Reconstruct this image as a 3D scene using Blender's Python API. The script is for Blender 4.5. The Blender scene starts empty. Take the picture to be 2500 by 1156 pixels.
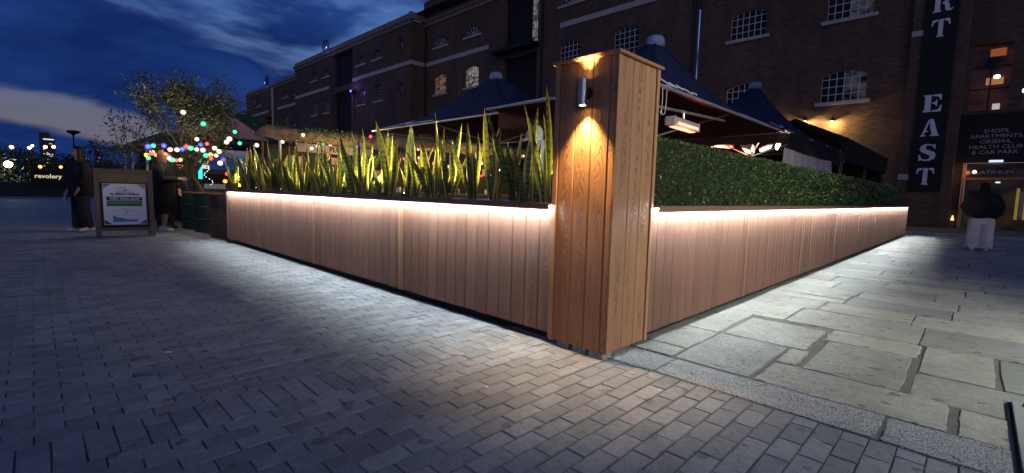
import bpy, bmesh, math, random
from mathutils import Vector, Matrix, noise
R = math.radians
rnd = random.Random(7)
sc = bpy.context.scene

# ------------------------------------------------------------------ camera
CAMZ = 1.08
YAW, TILT, ROLL, FPX = R(44.566), R(5.234), R(1.527), 1150.1
fw = Vector((-math.sin(YAW)*math.cos(TILT), math.cos(YAW)*math.cos(TILT), -math.sin(TILT)))
r0 = Vector((math.cos(YAW), math.sin(YAW), 0)); u0 = r0.cross(fw)
rt = r0*math.cos(ROLL) + u0*math.sin(ROLL); up = -r0*math.sin(ROLL) + u0*math.cos(ROLL)
cd = bpy.data.cameras.new('camera'); cam = bpy.data.objects.new('camera', cd); sc.collection.objects.link(cam)
cam.matrix_world = Matrix(((rt.x, up.x, -fw.x, 0), (rt.y, up.y, -fw.y, 0), (rt.z, up.z, -fw.z, CAMZ), (0, 0, 0, 1)))
cd.sensor_fit = 'HORIZONTAL'; cd.sensor_width = 36; cd.lens = FPX/2500*36; cd.clip_start = .05; cd.clip_end = 3000
sc.camera = cam
def depth_of(x, y, z=0): return (Vector((x, y, z)) - Vector((0, 0, CAMZ))).dot(fw)
def in_frame(x, y, z=0, m=1.12):
    d = Vector((x, y, z)) - Vector((0, 0, CAMZ)); k = d.dot(fw)
    return k > .2 and abs(d.dot(rt)/k) < 1.087*m and abs(d.dot(up)/k) < .5026*m

# ------------------------------------------------------------------ exposure, world, sun
sc.view_settings.view_transform = 'Standard'; sc.view_settings.look = 'None'
sc.view_settings.exposure = 0; sc.view_settings.gamma = 1; sc.view_settings.use_curve_mapping = False
sc.render.engine = 'CYCLES'; sc.cycles.use_denoising = True; sc.cycles.max_bounces = 6
sc.cycles.sample_clamp_indirect = 4; sc.cycles.transparent_max_bounces = 12

class NT:
    """small helper around a node tree"""
    def __init__(s, tree): s.t = tree; s.n = tree.nodes; s.l = tree.links
    def add(s, typ, ins=None, **kw):
        n = s.n.new(typ)
        for k, v in kw.items(): setattr(n, k, v)
        for k, v in (ins or {}).items(): s.put(n.inputs[k], v)
        return n
    def put(s, sock, v):
        if isinstance(v, bpy.types.NodeSocket): s.l.new(v, sock)
        elif isinstance(v, bpy.types.Node): s.l.new(v.outputs[0], sock)
        elif isinstance(v, (tuple, list)) and sock.type == 'RGBA' and len(v) == 3: sock.default_value = (*v, 1)
        else: sock.default_value = v
    def m(s, op, a, b=0., c=None, clamp=False):
        n = s.add('ShaderNodeMath', operation=op); n.use_clamp = clamp
        s.put(n.inputs[0], a); s.put(n.inputs[1], b)
        if c is not None: s.put(n.inputs[2], c)
        return n.outputs[0]
    def mix(s, f, a, b, mode='MIX'):
        n = s.add('ShaderNodeMix', data_type='RGBA', blend_type=mode)
        s.put(n.inputs[0], f); s.put(n.inputs[6], a); s.put(n.inputs[7], b); return n.outputs[2]
    def ramp(s, f, stops, interp='LINEAR'):
        n = s.add('ShaderNodeValToRGB'); e = n.color_ramp.elements; n.color_ramp.interpolation = interp
        while len(e) < len(stops): e.new(.5)
        for q, (p, c) in zip(e, stops):
            q.position = p; q.color = (c, c, c, 1) if isinstance(c, (int, float)) else (*c, 1)
        s.put(n.inputs[0], f); return n.outputs[0]
    def noise(s, vec, scale, detail=4, rough=.55, dist=0, fac=True):
        n = s.add('ShaderNodeTexNoise', {'Scale': scale, 'Detail': detail, 'Roughness': rough, 'Distortion': dist})
        if vec is not None: s.put(n.inputs['Vector'], vec)
        return n.outputs[0 if fac else 1]
    def mapv(s, vec, sc_=(1, 1, 1), loc=(0, 0, 0), rot=(0, 0, 0)):
        return s.add('ShaderNodeMapping', {'Vector': vec, 'Scale': sc_, 'Location': loc, 'Rotation': rot}).outputs[0]
    def sep(s, v): return s.add('ShaderNodeSeparateXYZ', {0: v}).outputs
    def comb(s, x, y, z): return s.add('ShaderNodeCombineXYZ', {0: x, 1: y, 2: z}).outputs[0]

w = bpy.data.worlds.new('World'); sc.world = w; w.use_nodes = True
W = NT(w.node_tree); W.n.clear()
dirv = W.add('ShaderNodeTexCoord').outputs['Generated']
dx, dy, dz = W.sep(dirv)
# dusk: Nishita twilight for the clear air, tinted and mixed with the evening ramp
sky = W.add('ShaderNodeTexSky', sky_type='NISHITA', sun_disc=False, sun_elevation=R(1.0), sun_rotation=R(-70), air_density=1.2, ozone_density=4.0)
clear_ramp = W.ramp(dz, [(0, (.165, .14, .17)), (.10, (.130, .135, .19)), (.18, (.098, .155, .32)), (.32, (.085, .185, .48)), (.6, (.035, .09, .30)), (1, (.015, .04, .16))])
clear = W.mix(.06, clear_ramp, W.mix(1., sky.outputs[0], (.10, .10, .12), 'MULTIPLY'))
wob = W.noise(W.mapv(dirv, (2, 2, 3)), 1.5, 3, .5, 0, False)
dv = W.add('ShaderNodeVectorMath', {0: dirv, 1: W.add('ShaderNodeVectorMath', {0: wob, 'Scale': .10}, operation='SCALE').outputs[0]}, operation='ADD').outputs[0]
n1 = W.noise(W.mapv(dv, (2.3, 2.3, 8.5), (3.1, .4, .62), (R(8), R(-10), 0)), 1.0, 6, .52)
n2 = W.noise(W.mapv(dv, (5, 5, 17), (1.3, 2.2, .1), (R(8), R(-10), 0)), 1.0, 5, .6)
dens = W.m('ADD', W.m('MULTIPLY', n1, .8), W.m('MULTIPLY', n2, .2))
zs = W.m('ADD', dz, W.m('MULTIPLY', W.m('ADD', W.m('MULTIPLY', dx, .712), W.m('MULTIPLY', dy, .702)), .2))   # the cloud decks sink towards one side
bias = W.ramp(W.m('ADD', zs, .295), [(0, .72), (.215, .70), (.244, .51), (.268, .49), (.296, .64), (.42, .60), (.45, .49), (.53, .43), (.62, .50), (.8, .52)])
cl = W.m('SUBTRACT', W.m('ADD', dens, bias), 1.0)
cmask = W.ramp(W.m('ADD', W.m('MULTIPLY', cl, 5.6), .38, clamp=True), [(.12, 0), (.8, 1)], 'EASE')
ccol = W.mix(W.ramp(n2, [(.35, 0), (.7, 1)]), (.0055, .019, .105), (.013, .045, .195))
skyc = W.mix(cmask, clear, ccol)
below = W.m('LESS_THAN', dz, -.01)
skyc = W.mix(below, skyc, (.006, .007, .012))
bg = W.add('ShaderNodeBackground', {'Color': skyc, 'Strength': 1.0})
W.l.new(bg.outputs[0], W.add('ShaderNodeOutputWorld').inputs[0])

# the last daylight / town glow, very weak and soft
sd = bpy.data.lights.new('sun', 'SUN'); sd.energy = .24; sd.angle = R(40); sd.color = (1, .74, .58)
so = bpy.data.objects.new('sun', sd); sc.collection.objects.link(so)
so.rotation_euler = Vector((-.66, .72, -.17)).to_track_quat('-Z', 'Y').to_euler()

# ------------------------------------------------------------------ object helpers
COL = sc.collection
def link(o): COL.objects.link(o); return o
def tag(o, label=None, cat=None, group=None, kind=None):
    for k, v in (('label', label), ('category', cat), ('group', group), ('kind', kind)):
        if v: o[k] = v
    return o
def empty(name, loc=(0, 0, 0), rz=0, **kw):
    o = link(bpy.data.objects.new(name, None)); o.location = loc; o.rotation_euler = (0, 0, rz); o.empty_display_size = .1
    return tag(o, **kw)
def mesh_obj(name, me, m, parent=None, loc=None, rot=None, **kw):
    o = link(bpy.data.objects.new(name, me))
    if m is not None and not me.materials:
        for q in (m if isinstance(m, (list, tuple)) else [m]): me.materials.append(q)
    if parent: o.parent = parent
    if loc is not None: o.location = loc
    if rot is not None: o.rotation_euler = rot
    return tag(o, **kw)
def fin(bm, name='m', smooth=False):
    bmesh.ops.recalc_face_normals(bm, faces=bm.faces)
    me = bpy.data.meshes.new(name); bm.to_mesh(me); bm.free()
    if smooth: me.polygons.foreach_set('use_smooth', [True]*len(me.polygons))
    return me
def ob(name, bm, m, parent=None, smooth=False, **kw): return mesh_obj(name, fin(bm, name, smooth), m, parent, **kw)
def box(bm, x0, x1, y0, y1, z0, z1, bev=0):
    v = [bm.verts.new((x, y, z)) for z in (z0, z1) for y in (y0, y1) for x in (x0, x1)]
    fs = [bm.faces.new([v[i] for i in f]) for f in ((0, 2, 3, 1), (4, 5, 7, 6), (0, 1, 5, 4), (2, 6, 7, 3), (0, 4, 6, 2), (1, 3, 7, 5))]
    if bev: bmesh.ops.bevel(bm, geom=list({e for f in fs for e in f.edges}), offset=bev, segments=1, affect='EDGES')
    return bm
def B(*a, bev=0): return box(bmesh.new(), *a, bev=bev)
def tube(bm, pts, rad, n=8, caps=True):
    pts = [Vector(p) for p in pts]; rings = []
    rads = rad if isinstance(rad, (list, tuple)) else [rad]*len(pts)
    ref = None
    for i, p in enumerate(pts):
        t = (pts[min(i+1, len(pts)-1)] - pts[max(i-1, 0)]).normalized()
        if ref is None: ref = t.orthogonal().normalized()
        a = (ref - t*ref.dot(t)).normalized(); b = t.cross(a); ref = a
        rings.append([bm.verts.new(p + (a*math.cos(2*math.pi*k/n) + b*math.sin(2*math.pi*k/n))*rads[i]) for k in range(n)])
    for A, C in zip(rings, rings[1:]):
        for k in range(n): bm.faces.new((A[k], A[(k+1) % n], C[(k+1) % n], C[k]))
    if caps: bm.faces.new(rings[0][::-1]); bm.faces.new(rings[-1])
    return bm
def T(pts, rad, n=8): return tube(bmesh.new(), pts, rad, n)
def lathe(bm, prof, n=20, c=(0, 0, 0), cap=True):
    rings = [[bm.verts.new((c[0]+r*math.cos(2*math.pi*k/n), c[1]+r*math.sin(2*math.pi*k/n), c[2]+z)) for k in range(n)] for r, z in prof]
    for A, C in zip(rings, rings[1:]):
        for k in range(n): bm.faces.new((A[k], A[(k+1) % n], C[(k+1) % n], C[k]))
    if cap: bm.faces.new(rings[0][::-1]); bm.faces.new(rings[-1])
    return bm
def L(prof, n=20, c=(0, 0, 0), cap=True): return lathe(bmesh.new(), prof, n, c, cap)
def ball(bm, c, r, sub=2, sx=1, sy=1, sz=1):
    g = bmesh.ops.create_icosphere(bm, subdivisions=sub, radius=r)
    for v in g['verts']: v.co = Vector((v.co.x*sx, v.co.y*sy, v.co.z*sz)) + Vector(c)
    return bm
def prism(bm, poly, d, axis='y', o=0):
    """extrude a 2D polygon (a,b) by depth d along an axis"""
    def P(a, b, t): return {'y': (a, t, b), 'x': (t, a, b), 'z': (a, b, t)}[axis]
    A = [bm.verts.new(P(a, b, o)) for a, b in poly]; C = [bm.verts.new(P(a, b, o+d)) for a, b in poly]
    bm.faces.new(A[::-1]); bm.faces.new(C); n = len(poly)
    for k in range(n): bm.faces.new((A[k], A[(k+1) % n], C[(k+1) % n], C[k]))
    return bm
def lamp(name, typ, energy, color, loc, parent=None, **kw):
    d = bpy.data.lights.new(name, typ); d.energy = energy; d.color = color
    aim = kw.pop('aim', None)
    for k, v in kw.items(): setattr(d, k, v)
    o = link(bpy.data.objects.new(name, d)); o.location = loc
    if aim: o.rotation_euler = Vector(aim).to_track_quat('-Z', 'Y').to_euler()
    if parent: o.parent = parent
    return o
def text_mesh(txt, size, m, parent, loc, rot, name='lettering', ext=.002, bold=0, sx=1, align='CENTER'):
    c = bpy.data.curves.new(name, 'FONT'); c.body = txt; c.size = size; c.align_x = align; c.align_y = 'CENTER'
    c.extrude = ext; c.offset = bold; c.resolution_u = 2; c.space_line = .85
    t = bpy.data.objects.new(name, c); COL.objects.link(t)
    me = bpy.data.meshes.new_from_object(t.evaluated_get(bpy.context.evaluated_depsgraph_get()))
    bpy.data.objects.remove(t)
    me.materials.clear()
    o = mesh_obj(name, me, m, parent, loc, rot); o.scale = (sx, 1, 1); return o

# ------------------------------------------------------------------ materials
def new_mat(name):
    m = bpy.data.materials.new(name); m.use_nodes = True; t = NT(m.node_tree); t.n.clear()
    out = t.add('ShaderNodeOutputMaterial'); b = t.add('ShaderNodeBsdfPrincipled'); t.l.new(b.outputs[0], out.inputs[0])
    t.out, t.b = out, b; return m, t
def simple(name, col, rough=.6, metal=0, var=.25, nscale=8, bump=0, bscale=60, spec=.4, emit=None, es=0, trans=0):
    m, t = new_mat(name); co = t.add('ShaderNodeTexCoord').outputs['Object']
    orr = t.add('ShaderNodeObjectInfo').outputs['Random']
    co = t.add('ShaderNodeVectorMath', {0: co, 1: t.comb(t.m('MULTIPLY', orr, 37.), t.m('MULTIPLY', orr, 11.), 0.)}, operation='ADD').outputs[0]
    n = t.noise(co, nscale, 5)
    f = t.m('ADD', t.m('MULTIPLY', n, 2*var), 1-var)
    t.put(t.b.inputs['Base Color'], t.mix(1., col, t.comb(f, f, f), 'MULTIPLY'))
    t.put(t.b.inputs['Roughness'], t.m('ADD', t.m('MULTIPLY', t.noise(co, nscale*2.3, 3), .3), rough-.15, clamp=True))
    t.put(t.b.inputs['Metallic'], metal); t.put(t.b.inputs['Specular IOR Level'], spec)
    if emit: t.put(t.b.inputs['Emission Color'], emit); t.put(t.b.inputs['Emission Strength'], es)
    if bump:
        bn = t.add('ShaderNodeBump', {'Strength': bump, 'Distance': .01, 'Height': t.noise(co, bscale, 5)}); t.put(t.b.inputs['Normal'], bn.outputs[0])
    return m
def emission(name, col, s):
    m = bpy.data.materials.new(name); m.use_nodes = True; t = NT(m.node_tree); t.n.clear()
    e = t.add('ShaderNodeEmission', {'Color': col, 'Strength': s}); t.l.new(e.outputs[0], t.add('ShaderNodeOutputMaterial').inputs[0]); return m

def wood(name, col, col2, relief=1.0):
    m, t = new_mat(name); co = t.add('ShaderNodeTexCoord').outputs['Object']
    orr = t.add('ShaderNodeObjectInfo').outputs['Random']
    x, y, z = t.sep(co)
    x = t.m('ADD', x, y)                       # boards are thin: width lies along x or y
    zo = t.m('ADD', z, t.m('MULTIPLY', orr, 53.))
    xo = t.m('ADD', x, t.m('MULTIPLY', orr, 7.))
    wv = t.comb(t.m('MULTIPLY', xo, 9.), t.m('MULTIPLY', zo, 1.6), orr)
    wob = t.noise(wv, 1.6, 4, .6)
    off = t.m('MULTIPLY', t.m('SUBTRACT', t.noise(t.comb(t.m('MULTIPLY', zo, 1.1), orr, 0.), 1., 2), .5), .09)
    xc = t.m('ADD', x, off)
    f = t.m('ADD', t.m('ADD', zo, t.m('MULTIPLY', t.m('MULTIPLY', xc, xc), 75.)), t.m('MULTIPLY', wob, .55))
    s = t.m('SINE', t.m('MULTIPLY', f, 95.))
    near = t.m('SUBTRACT', 1., t.m('MULTIPLY', t.m('ABSOLUTE', xc), 19.), clamp=True)
    patch = t.ramp(t.noise(t.comb(t.m('MULTIPLY', xo, 14.), t.m('MULTIPLY', zo, 2.2), orr), 1.3, 3), [(.4, 0), (.58, 1)])
    cath = t.m('MULTIPLY', t.m('MULTIPLY', t.ramp(s, [(.55, 0), (.95, 1)]), near), patch)
    fib = t.noise(t.comb(t.m('MULTIPLY', xo, 260.), t.m('MULTIPLY', zo, 9.), orr), 1., 4, .7)
    speck = t.noise(co, 420., 2)
    h = t.m('ADD', t.m('MULTIPLY', cath, 1.0), t.m('ADD', t.m('MULTIPLY', fib, .28), t.m('MULTIPLY', speck, .2)))
    big = t.noise(t.comb(t.m('MULTIPLY', xo, 3.), t.m('MULTIPLY', zo, .9), 0.), 1.4, 4)
    c = t.mix(t.m('ADD', t.m('MULTIPLY', big, .7), t.m('MULTIPLY', fib, .3)), col, col2)
    vv = t.m('ADD', t.m('MULTIPLY', orr, .30), .85)
    c = t.mix(1., c, t.comb(vv, vv, vv), 'MULTIPLY')
    # rain streaks / water stains drawn out vertically
    st = t.ramp(t.noise(t.comb(t.m('MULTIPLY', xo, 45.), t.m('MULTIPLY', z, 1.2), orr), 1., 3), [(.5, 0), (.72, 1)])
    c = t.mix(t.m('MULTIPLY', st, .22), c, (.33, .235, .18))
    c = t.mix(t.m('MULTIPLY', cath, .07), c, (.13, .055, .03))
    t.put(t.b.inputs['Base Color'], c)
    t.put(t.b.inputs['Roughness'], t.m('ADD', t.m('MULTIPLY', fib, .25), .42)); t.put(t.b.inputs['Specular IOR Level'], .35)
    bn = t.add('ShaderNodeBump', {'Strength': 1.0*relief, 'Distance': .011, 'Height': h}); t.put(t.b.inputs['Normal'], bn.outputs[0])
    return m

def stone(name, cols, pits=.5, scale=1., rough=.75, attr=True, coarse=0):
    m, t = new_mat(name); g = t.add('ShaderNodeNewGeometry').outputs['Position']
    r = t.add('ShaderNodeObjectInfo').outputs['Random']
    if attr:
        a = t.add('ShaderNodeAttribute', attribute_name='rnd').outputs['Fac']
        r = t.m('FRACT', t.m('ADD', r, a))
    big = t.noise(g, 3.*scale, 5, .6); mid = t.noise(g, 26.*scale, 4, .65); fine = t.noise(g, 190.*scale, 3, .7)
    c = t.ramp(t.m('ADD', t.m('MULTIPLY', r, .55), t.m('MULTIPLY', big, .45)), [(.12, cols[0]), (.45, cols[1]), (.8, cols[2])])
    mid = t.ramp(mid, [(.3, 0), (.7, 1)]); fine = t.ramp(fine, [(.3, 0), (.7, 1)])
    f = t.m('ADD', t.m('MULTIPLY', mid, .38), t.m('ADD', t.m('MULTIPLY', fine, .46), .58))
    c = t.mix(1., c, t.comb(f, f, f), 'MULTIPLY')
    blot = t.ramp(t.noise(g, 1.7*scale+.6, 6, .7, .6), [(.42, 0), (.62, 1)])
    c = t.mix(t.m('MULTIPLY', blot, .30), c, (.12, .118, .105))
    spots = t.ramp(t.noise(g, 9., 1, .4), [(.68, 0), (.71, 1)])
    c = t.mix(t.m('MULTIPLY', spots, .55), c, (.07, .07, .07))
    pit = t.ramp(t.noise(g, 75.*scale, 2, .6), [(.26, 1), (.36, 0)])
    c = t.mix(t.m('MULTIPLY', pit, pits), c, (.03, .03, .03))
    if coarse > 1:                              # crystals of the granite: pale and near-black grains
        gr = t.noise(g, 120., 2, .5)
        c = t.mix(t.ramp(gr, [(.56, 0), (.62, .8)]), c, (.62, .63, .64)); c = t.mix(t.ramp(gr, [(.38, .85), (.44, 0)]), c, (.05, .055, .06))
    t.put(t.b.inputs['Base Color'], c)
    t.put(t.b.inputs['Roughness'], t.m('ADD', t.m('MULTIPLY', mid, .3), rough-.15)); t.put(t.b.inputs['Specular IOR Level'], .14)
    h = t.m('SUBTRACT', t.m('ADD', t.m('MULTIPLY', mid, .5), t.m('MULTIPLY', fine, .35)), t.m('MULTIPLY', pit, .7))
    if coarse: h = t.m('ADD', h, t.m('MULTIPLY', t.noise(g, 42., 4, .75), coarse))
    bn = t.add('ShaderNodeBump', {'Strength': .85, 'Distance': .012 if coarse else .005, 'Height': h}); t.put(t.b.inputs['Normal'], bn.outputs[0])
    return m

M = {}
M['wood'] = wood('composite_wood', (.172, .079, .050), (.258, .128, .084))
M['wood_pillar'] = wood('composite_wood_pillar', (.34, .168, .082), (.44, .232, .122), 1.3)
M['wood_rim'] = wood('composite_wood_rim', (.16, .085, .06), (.24, .13, .09), .5)
M['paver'] = stone('brick_paver', ((.168, .183, .20), (.226, .24, .256), (.29, .302, .316)), .75, 1.0)
M['joint'] = simple('sand_joint', (.055, .054, .053), .9, bump=.8, var=.5, nscale=30)
M['flag'] = stone('york_flagstone', ((.23, .245, .235), (.33, .343, .31), (.43, .425, .365)), .45, .7, .62, coarse=.6)
M['granite'] = stone('granite_kerb', ((.27, .29, .295), (.36, .38, .385), (.44, .45, .445)), .9, .8, .65, coarse=2.2)
M['mortar'] = simple('flag_mortar', (.115, .115, .10), .9, bump=.8, var=.4, nscale=14)
M['black'] = simple('black_void', (.012, .012, .013), .8)
M['steel'] = simple('brushed_steel', (.45, .45, .46), .32, metal=1, var=.12, nscale=40)
M['dark_metal'] = simple('dark_metal', (.03, .03, .034), .45, metal=.6)
M['alu'] = simple('aluminium', (.62, .6, .57), .4, metal=.7, var=.1)
M['soil'] = simple('potting_soil', (.035, .025, .018), .95, bump=1, var=.5, nscale=50)
M['liner'] = simple('grey_planter_liner', (.22, .23, .24), .45, var=.2)
M['white'] = simple('white_paint', (.7, .69, .67), .5, var=.12)

# ================================================================== GROUND
def ground_mat():
    m, t = new_mat('far_paving'); g = t.add('ShaderNodeNewGeometry').outputs['Position']
    x, y, z = t.sep(g)
    bt = t.add('ShaderNodeTexBrick', {'Vector': t.comb(y, x, 0.), 'Color1': (.21, .2, .2), 'Color2': (.32, .31, .3), 'Mortar': (.05, .05, .05),
                                      'Scale': 1., 'Mortar Size': .004, 'Brick Width': .2, 'Row Height': .1})
    n = t.noise(g, .6, 5)
    f = t.m('ADD', t.m('MULTIPLY', n, .9), .45)
    t.put(t.b.inputs['Base Color'], t.mix(1., bt.outputs[0], t.comb(f, f, f), 'MULTIPLY')); t.put(t.b.inputs['Roughness'], .7)
    bn = t.add('ShaderNodeBump', {'Strength': .5, 'Distance': .01, 'Height': bt.outputs['Fac']}); bn.invert = True
    t.put(t.b.inputs['Normal'], bn.outputs[0]); return m
M['ground'] = ground_mat()
bm = bmesh.new()
v = [bm.verts.new(p) for p in ((-900, -700, -.02), (700, -700, -.02), (700, 700, -.02), (-900, 700, -.02))]; bm.faces.new(v)
ob('ground', bm, M['ground'], kind='structure')

# ---- brick pavers, rows running towards the warehouse (along y)
PAVE_Y = 2.652
def sheet(name, x0, x1, y0, y1, z, m, **kw):
    b = bmesh.new(); b.faces.new([b.verts.new(p) for p in ((x0, y0, z), (x1, y0, z), (x1, y1, z), (x0, y1, z))]); return ob(name, b, m, **kw)
pavement = sheet('brick_pavement', -13.62, 2.44, -6.1, 2.75, -.0050, M['joint'], kind='structure')
def paver_mesh(lx, ly, name):
    bm = bmesh.new(); hx, hy, c = lx/2-.0023, ly/2-.0023, .003
    top = [bm.verts.new((sx*(hx-c), sy*(hy-c), 0)) for sx, sy in ((-1, -1), (1, -1), (1, 1), (-1, 1))]
    sh = [bm.verts.new((sx*hx, sy*hy, -.0035)) for sx, sy in ((-1, -1), (1, -1), (1, 1), (-1, 1))]
    bt = [bm.verts.new((sx*hx, sy*hy, -.03)) for sx, sy in ((-1, -1), (1, -1), (1, 1), (-1, 1))]
    bm.faces.new(top)
    for A, C in ((top, sh), (sh, bt)):
        for k in range(4): bm.faces.new((A[k], C[k], C[(k+1) % 4], A[(k+1) % 4]))
    me = fin(bm, name); me.materials.append(M['paver']); return me
PM = {(1, 2): paver_mesh(.1, .2, 'paver'), (2, 1): paver_mesh(.2, .1, 'paver_across'), (1, 1): paver_mesh(.1, .1, 'paver_half')}
places = []
def want(x, y): return -13.6 < x < 2.4 and -6 < y < PAVE_Y+.12
xr = 2.43
k = 0
while xr > -13.6:
    if abs(xr - (-2.37)) < .02:                    # soldier band three bricks wide
        y = -8.0; i = 0
        while y < PAVE_Y:
            if i % 2: a, b = (xr-.1, (2, 1)), (xr-.25, (1, 1))
            else: a, b = (xr-.05, (1, 1)), (xr-.2, (2, 1))
            for cx, kind in (a, b):
                if want(cx, y+.05): places.append((cx, y+.05, kind))
            y += .1; i += 1
        xr -= .3; k += 1; continue
    y0 = PAVE_Y - (.1 if k % 2 else 0) ; y = y0
    if k % 2 and want(xr-.05, PAVE_Y-.05): places.append((xr-.05, PAVE_Y-.05, (1, 1)))
    while y > -8.0:
        if want(xr-.05, y-.1) or want(xr-.05, y): places.append((xr-.05, y-.1, (1, 2)))
        y -= .2
    xr -= .1; k += 1
places.sort(key=lambda p: depth_of(p[0], p[1]) if in_frame(p[0], p[1], 0, 1.05) else 1e3)
def jit(): return (rnd.uniform(-.0011, .0011), rnd.uniform(-.0011, .0011), rnd.gauss(0, .0013), rnd.gauss(0, .007), rnd.gauss(0, .007), rnd.gauss(0, .005))
for x, y, kd in places[:300]:
    j = jit(); mesh_obj('paver', PM[kd], None, pavement, (x+j[0], y+j[1], j[2]), (j[3], j[4], j[5]))
V, Fc, cr = [], [], []
for x, y, kd in places[300:]:
    me = PM[kd]; j = jit(); b = len(V); q = rnd.random()
    for vv in me.vertices: V.append((x+j[0]+vv.co.x, y+j[1]+vv.co.y, j[2]+vv.co.z+vv.co.x*j[4]+vv.co.y*j[3]))
    for p in me.polygons: Fc.append([b+i for i in p.vertices]); cr.append(q)
me = bpy.data.meshes.new('pavers'); me.from_pydata(V, [], Fc)
at = me.attributes.new('rnd', 'FLOAT', 'FACE'); at.data.foreach_set('value', cr)
mesh_obj('pavers', me, M['paver'], pavement, kind='stuff')

# ---- flagstones on the right, granite kerb between
flags = sheet('flagstone_pavement', -2.6, 6, 2.66, 29.9, -.0075, M['mortar'], kind='structure')
def slab(x0, x1, y0, y1, name, m, parent, gap=.012, rough=.007, h=.004, n=4, bow=0):
    """irregular stone: a jittered outline with a soft shoulder and its own slight tilt"""
    x0 += gap*rnd.uniform(.4, 1.2); x1 -= gap*rnd.uniform(.4, 1.2); y0 += gap*rnd.uniform(.3, 1); y1 -= gap*rnd.uniform(.3, 1)
    pts = []
    cs = [(x0, y0), (x1, y0), (x1, y1), (x0, y1)]
    for i in range(4):
        a, b = cs[i], cs[(i+1) % 4]
        for k in range(n):
            f = k/n + rnd.uniform(-.25, .25)/n*(k > 0)
            jx, jy = rnd.gauss(0, rough), rnd.gauss(0, rough)
            if k == 0: jx += (1 if i in (0, 3) else -1)*rough*.9; jy += (1 if i < 2 else -1)*rough*.9
            pts.append((a[0]+(b[0]-a[0])*f+jx, a[1]+(b[1]-a[1])*f+jy))
    cx, cy = (x0+x1)/2, (y0+y1)/2; dz = rnd.gauss(0, h*.5); tx, ty = rnd.gauss(0, .003), rnd.gauss(0, .003)
    bm = bmesh.new(); sh = .005
    def ring(off, z):
        o = []
        for px, py in pts:
            d = math.hypot(px-cx, py-cy); s = 1-off/d
            qx, qy = cx+(px-cx)*s, cy+(py-cy)*s
            o.append(bm.verts.new((qx-cx, qy-cy, z+dz+(qx-cx)*tx+(qy-cy)*ty+(rnd.gauss(0, .0012) if off else 0))))
        return o
    A, C, D = ring(0, -.04), ring(0, -.004), ring(sh*.7, 0)
    E_ = ring(.06, bow)
    for P, Q in ((A, C), (C, D), (D, E_)):
        for k in range(len(P)): bm.faces.new((P[k], P[(k+1) % len(P)], Q[(k+1) % len(P)], Q[k]))
    bm.faces.new(E_)
    return ob(name, bm, m, parent, loc=(cx, cy, 0))
kerb = sheet('granite_kerb', -2.2, 3, 2.66, 3.0, -.0035, M['mortar'], kind='structure')
kx = [-2.6, -1.365, -.245, .86, 2.1, 3.3]
for a, b in zip(kx, kx[1:]): slab(a, b, 2.662, 3.0, 'kerb_stone', M['granite'], kerb, .008, .0035, .002, 7)
FL = [(-2.6, -1.40, 3.01, 3.25), (-2.6, -1.40, 3.25, 3.84), (-1.40, -.905, 3.02, 3.87), (-.895, -.765, 3.47, 3.87), (-.895, -.015, 3.01, 3.46), (.015, 1.0, 3.01, 3.42),
      (-.745, -.235, 3.47, 4.30), (-.205, .95, 3.44, 3.96), (-1.40, -.80, 3.89, 4.62), (-.20, .17, 3.97, 4.74), (.19, 1.1, 3.97, 4.72), (-2.6, -1.42, 3.86, 4.75), (-.79, -.215, 4.32, 4.72)]
y = 4.74
while y < 24:
    hgt = rnd.choice((.36, .45, .55, .62, .72)); x = -2.2 + rnd.uniform(0, .4)
    first = True
    while x < max(1.6, .09*y+.4):
        wd = rnd.uniform(.45, 1.15); x1 = x+wd
        if y > 6 and rnd.random() < .3 and hgt > .5:
            FL.append((-2.6 if first else x, x1, y, y+hgt*.5)); FL.append((-2.6 if first else x, x1, y+hgt*.5, y+hgt))
        else: FL.append((-2.6 if first else x, x1, y, y+hgt))
        x = x1; first = False
    y += hgt
for a in FL: slab(*a, 'flagstone', M['flag'], flags, .008 if a[2] < 6 else .009, .0035, .004, 7)

# small scraps lying on the paving
for q, (x, y, lx, ly, rz, lab) in enumerate(((-1.42, 2.52, .016, .009, .7, 'small white pebble on the pavers by the kerb stone joint'),
                                   (-.43, 2.43, .034, .005, -.2, 'thin white paper scrap on the pavers in front of the kerb'),
                                   (-1.86, 1.72, .007, .017, .1, 'short pale cigarette end on the pavers in front of the pillar'),
                                   (-3.62, .56, .03, .012, .9, 'torn scrap of pale foil on the dark pavers'))):
    bm = bmesh.new(); ball(bm, (0, 0, 0), 1, 1)
    for vv in bm.verts: vv.co = Vector((vv.co.x*lx*(1+.3*math.sin(5*vv.co.y)), vv.co.y*ly, vv.co.z*.004+.006))
    ob('litter', bm, M['white'], loc=(x, y, .001), rot=(0, 0, rz), label=lab, cat='litter')

# ================================================================== PLANTERS
LY, RX = 2.60, -1.675            # outer faces of the boards
ZB, ZT = .075, 1.0               # bottom of boards, underside of rim
BW = .1395
def board_mesh(wd, h, th=.02, along='x', name='board'):
    bm = bmesh.new(); g = .0022
    if along == 'x': box(bm, -wd/2+g, wd/2-g, 0, th, 0, h)
    else: box(bm, -th, 0, -wd/2+g, wd/2-g, 0, h)
    bmesh.ops.bevel(bm, geom=[e for e in bm.edges if abs((e.verts[0].co-e.verts[1].co).z) > .1], offset=.0055, segments=1, affect='EDGES')
    return fin(bm, name)
M['led'] = emission('led_strip_diffuser', (.87, .965, 1), 270)
_t = NT(M['led'].node_tree); _e = [n for n in _t.n if n.type == 'EMISSION'][0]          # slightly uneven output from length to length
_t.put(_e.inputs['Strength'], _t.m('MULTIPLY', _t.m('ADD', _t.m('MULTIPLY', _t.noise(_t.add('ShaderNodeNewGeometry').outputs['Position'], 1.4, 3), .9), .55), 240.))
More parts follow.
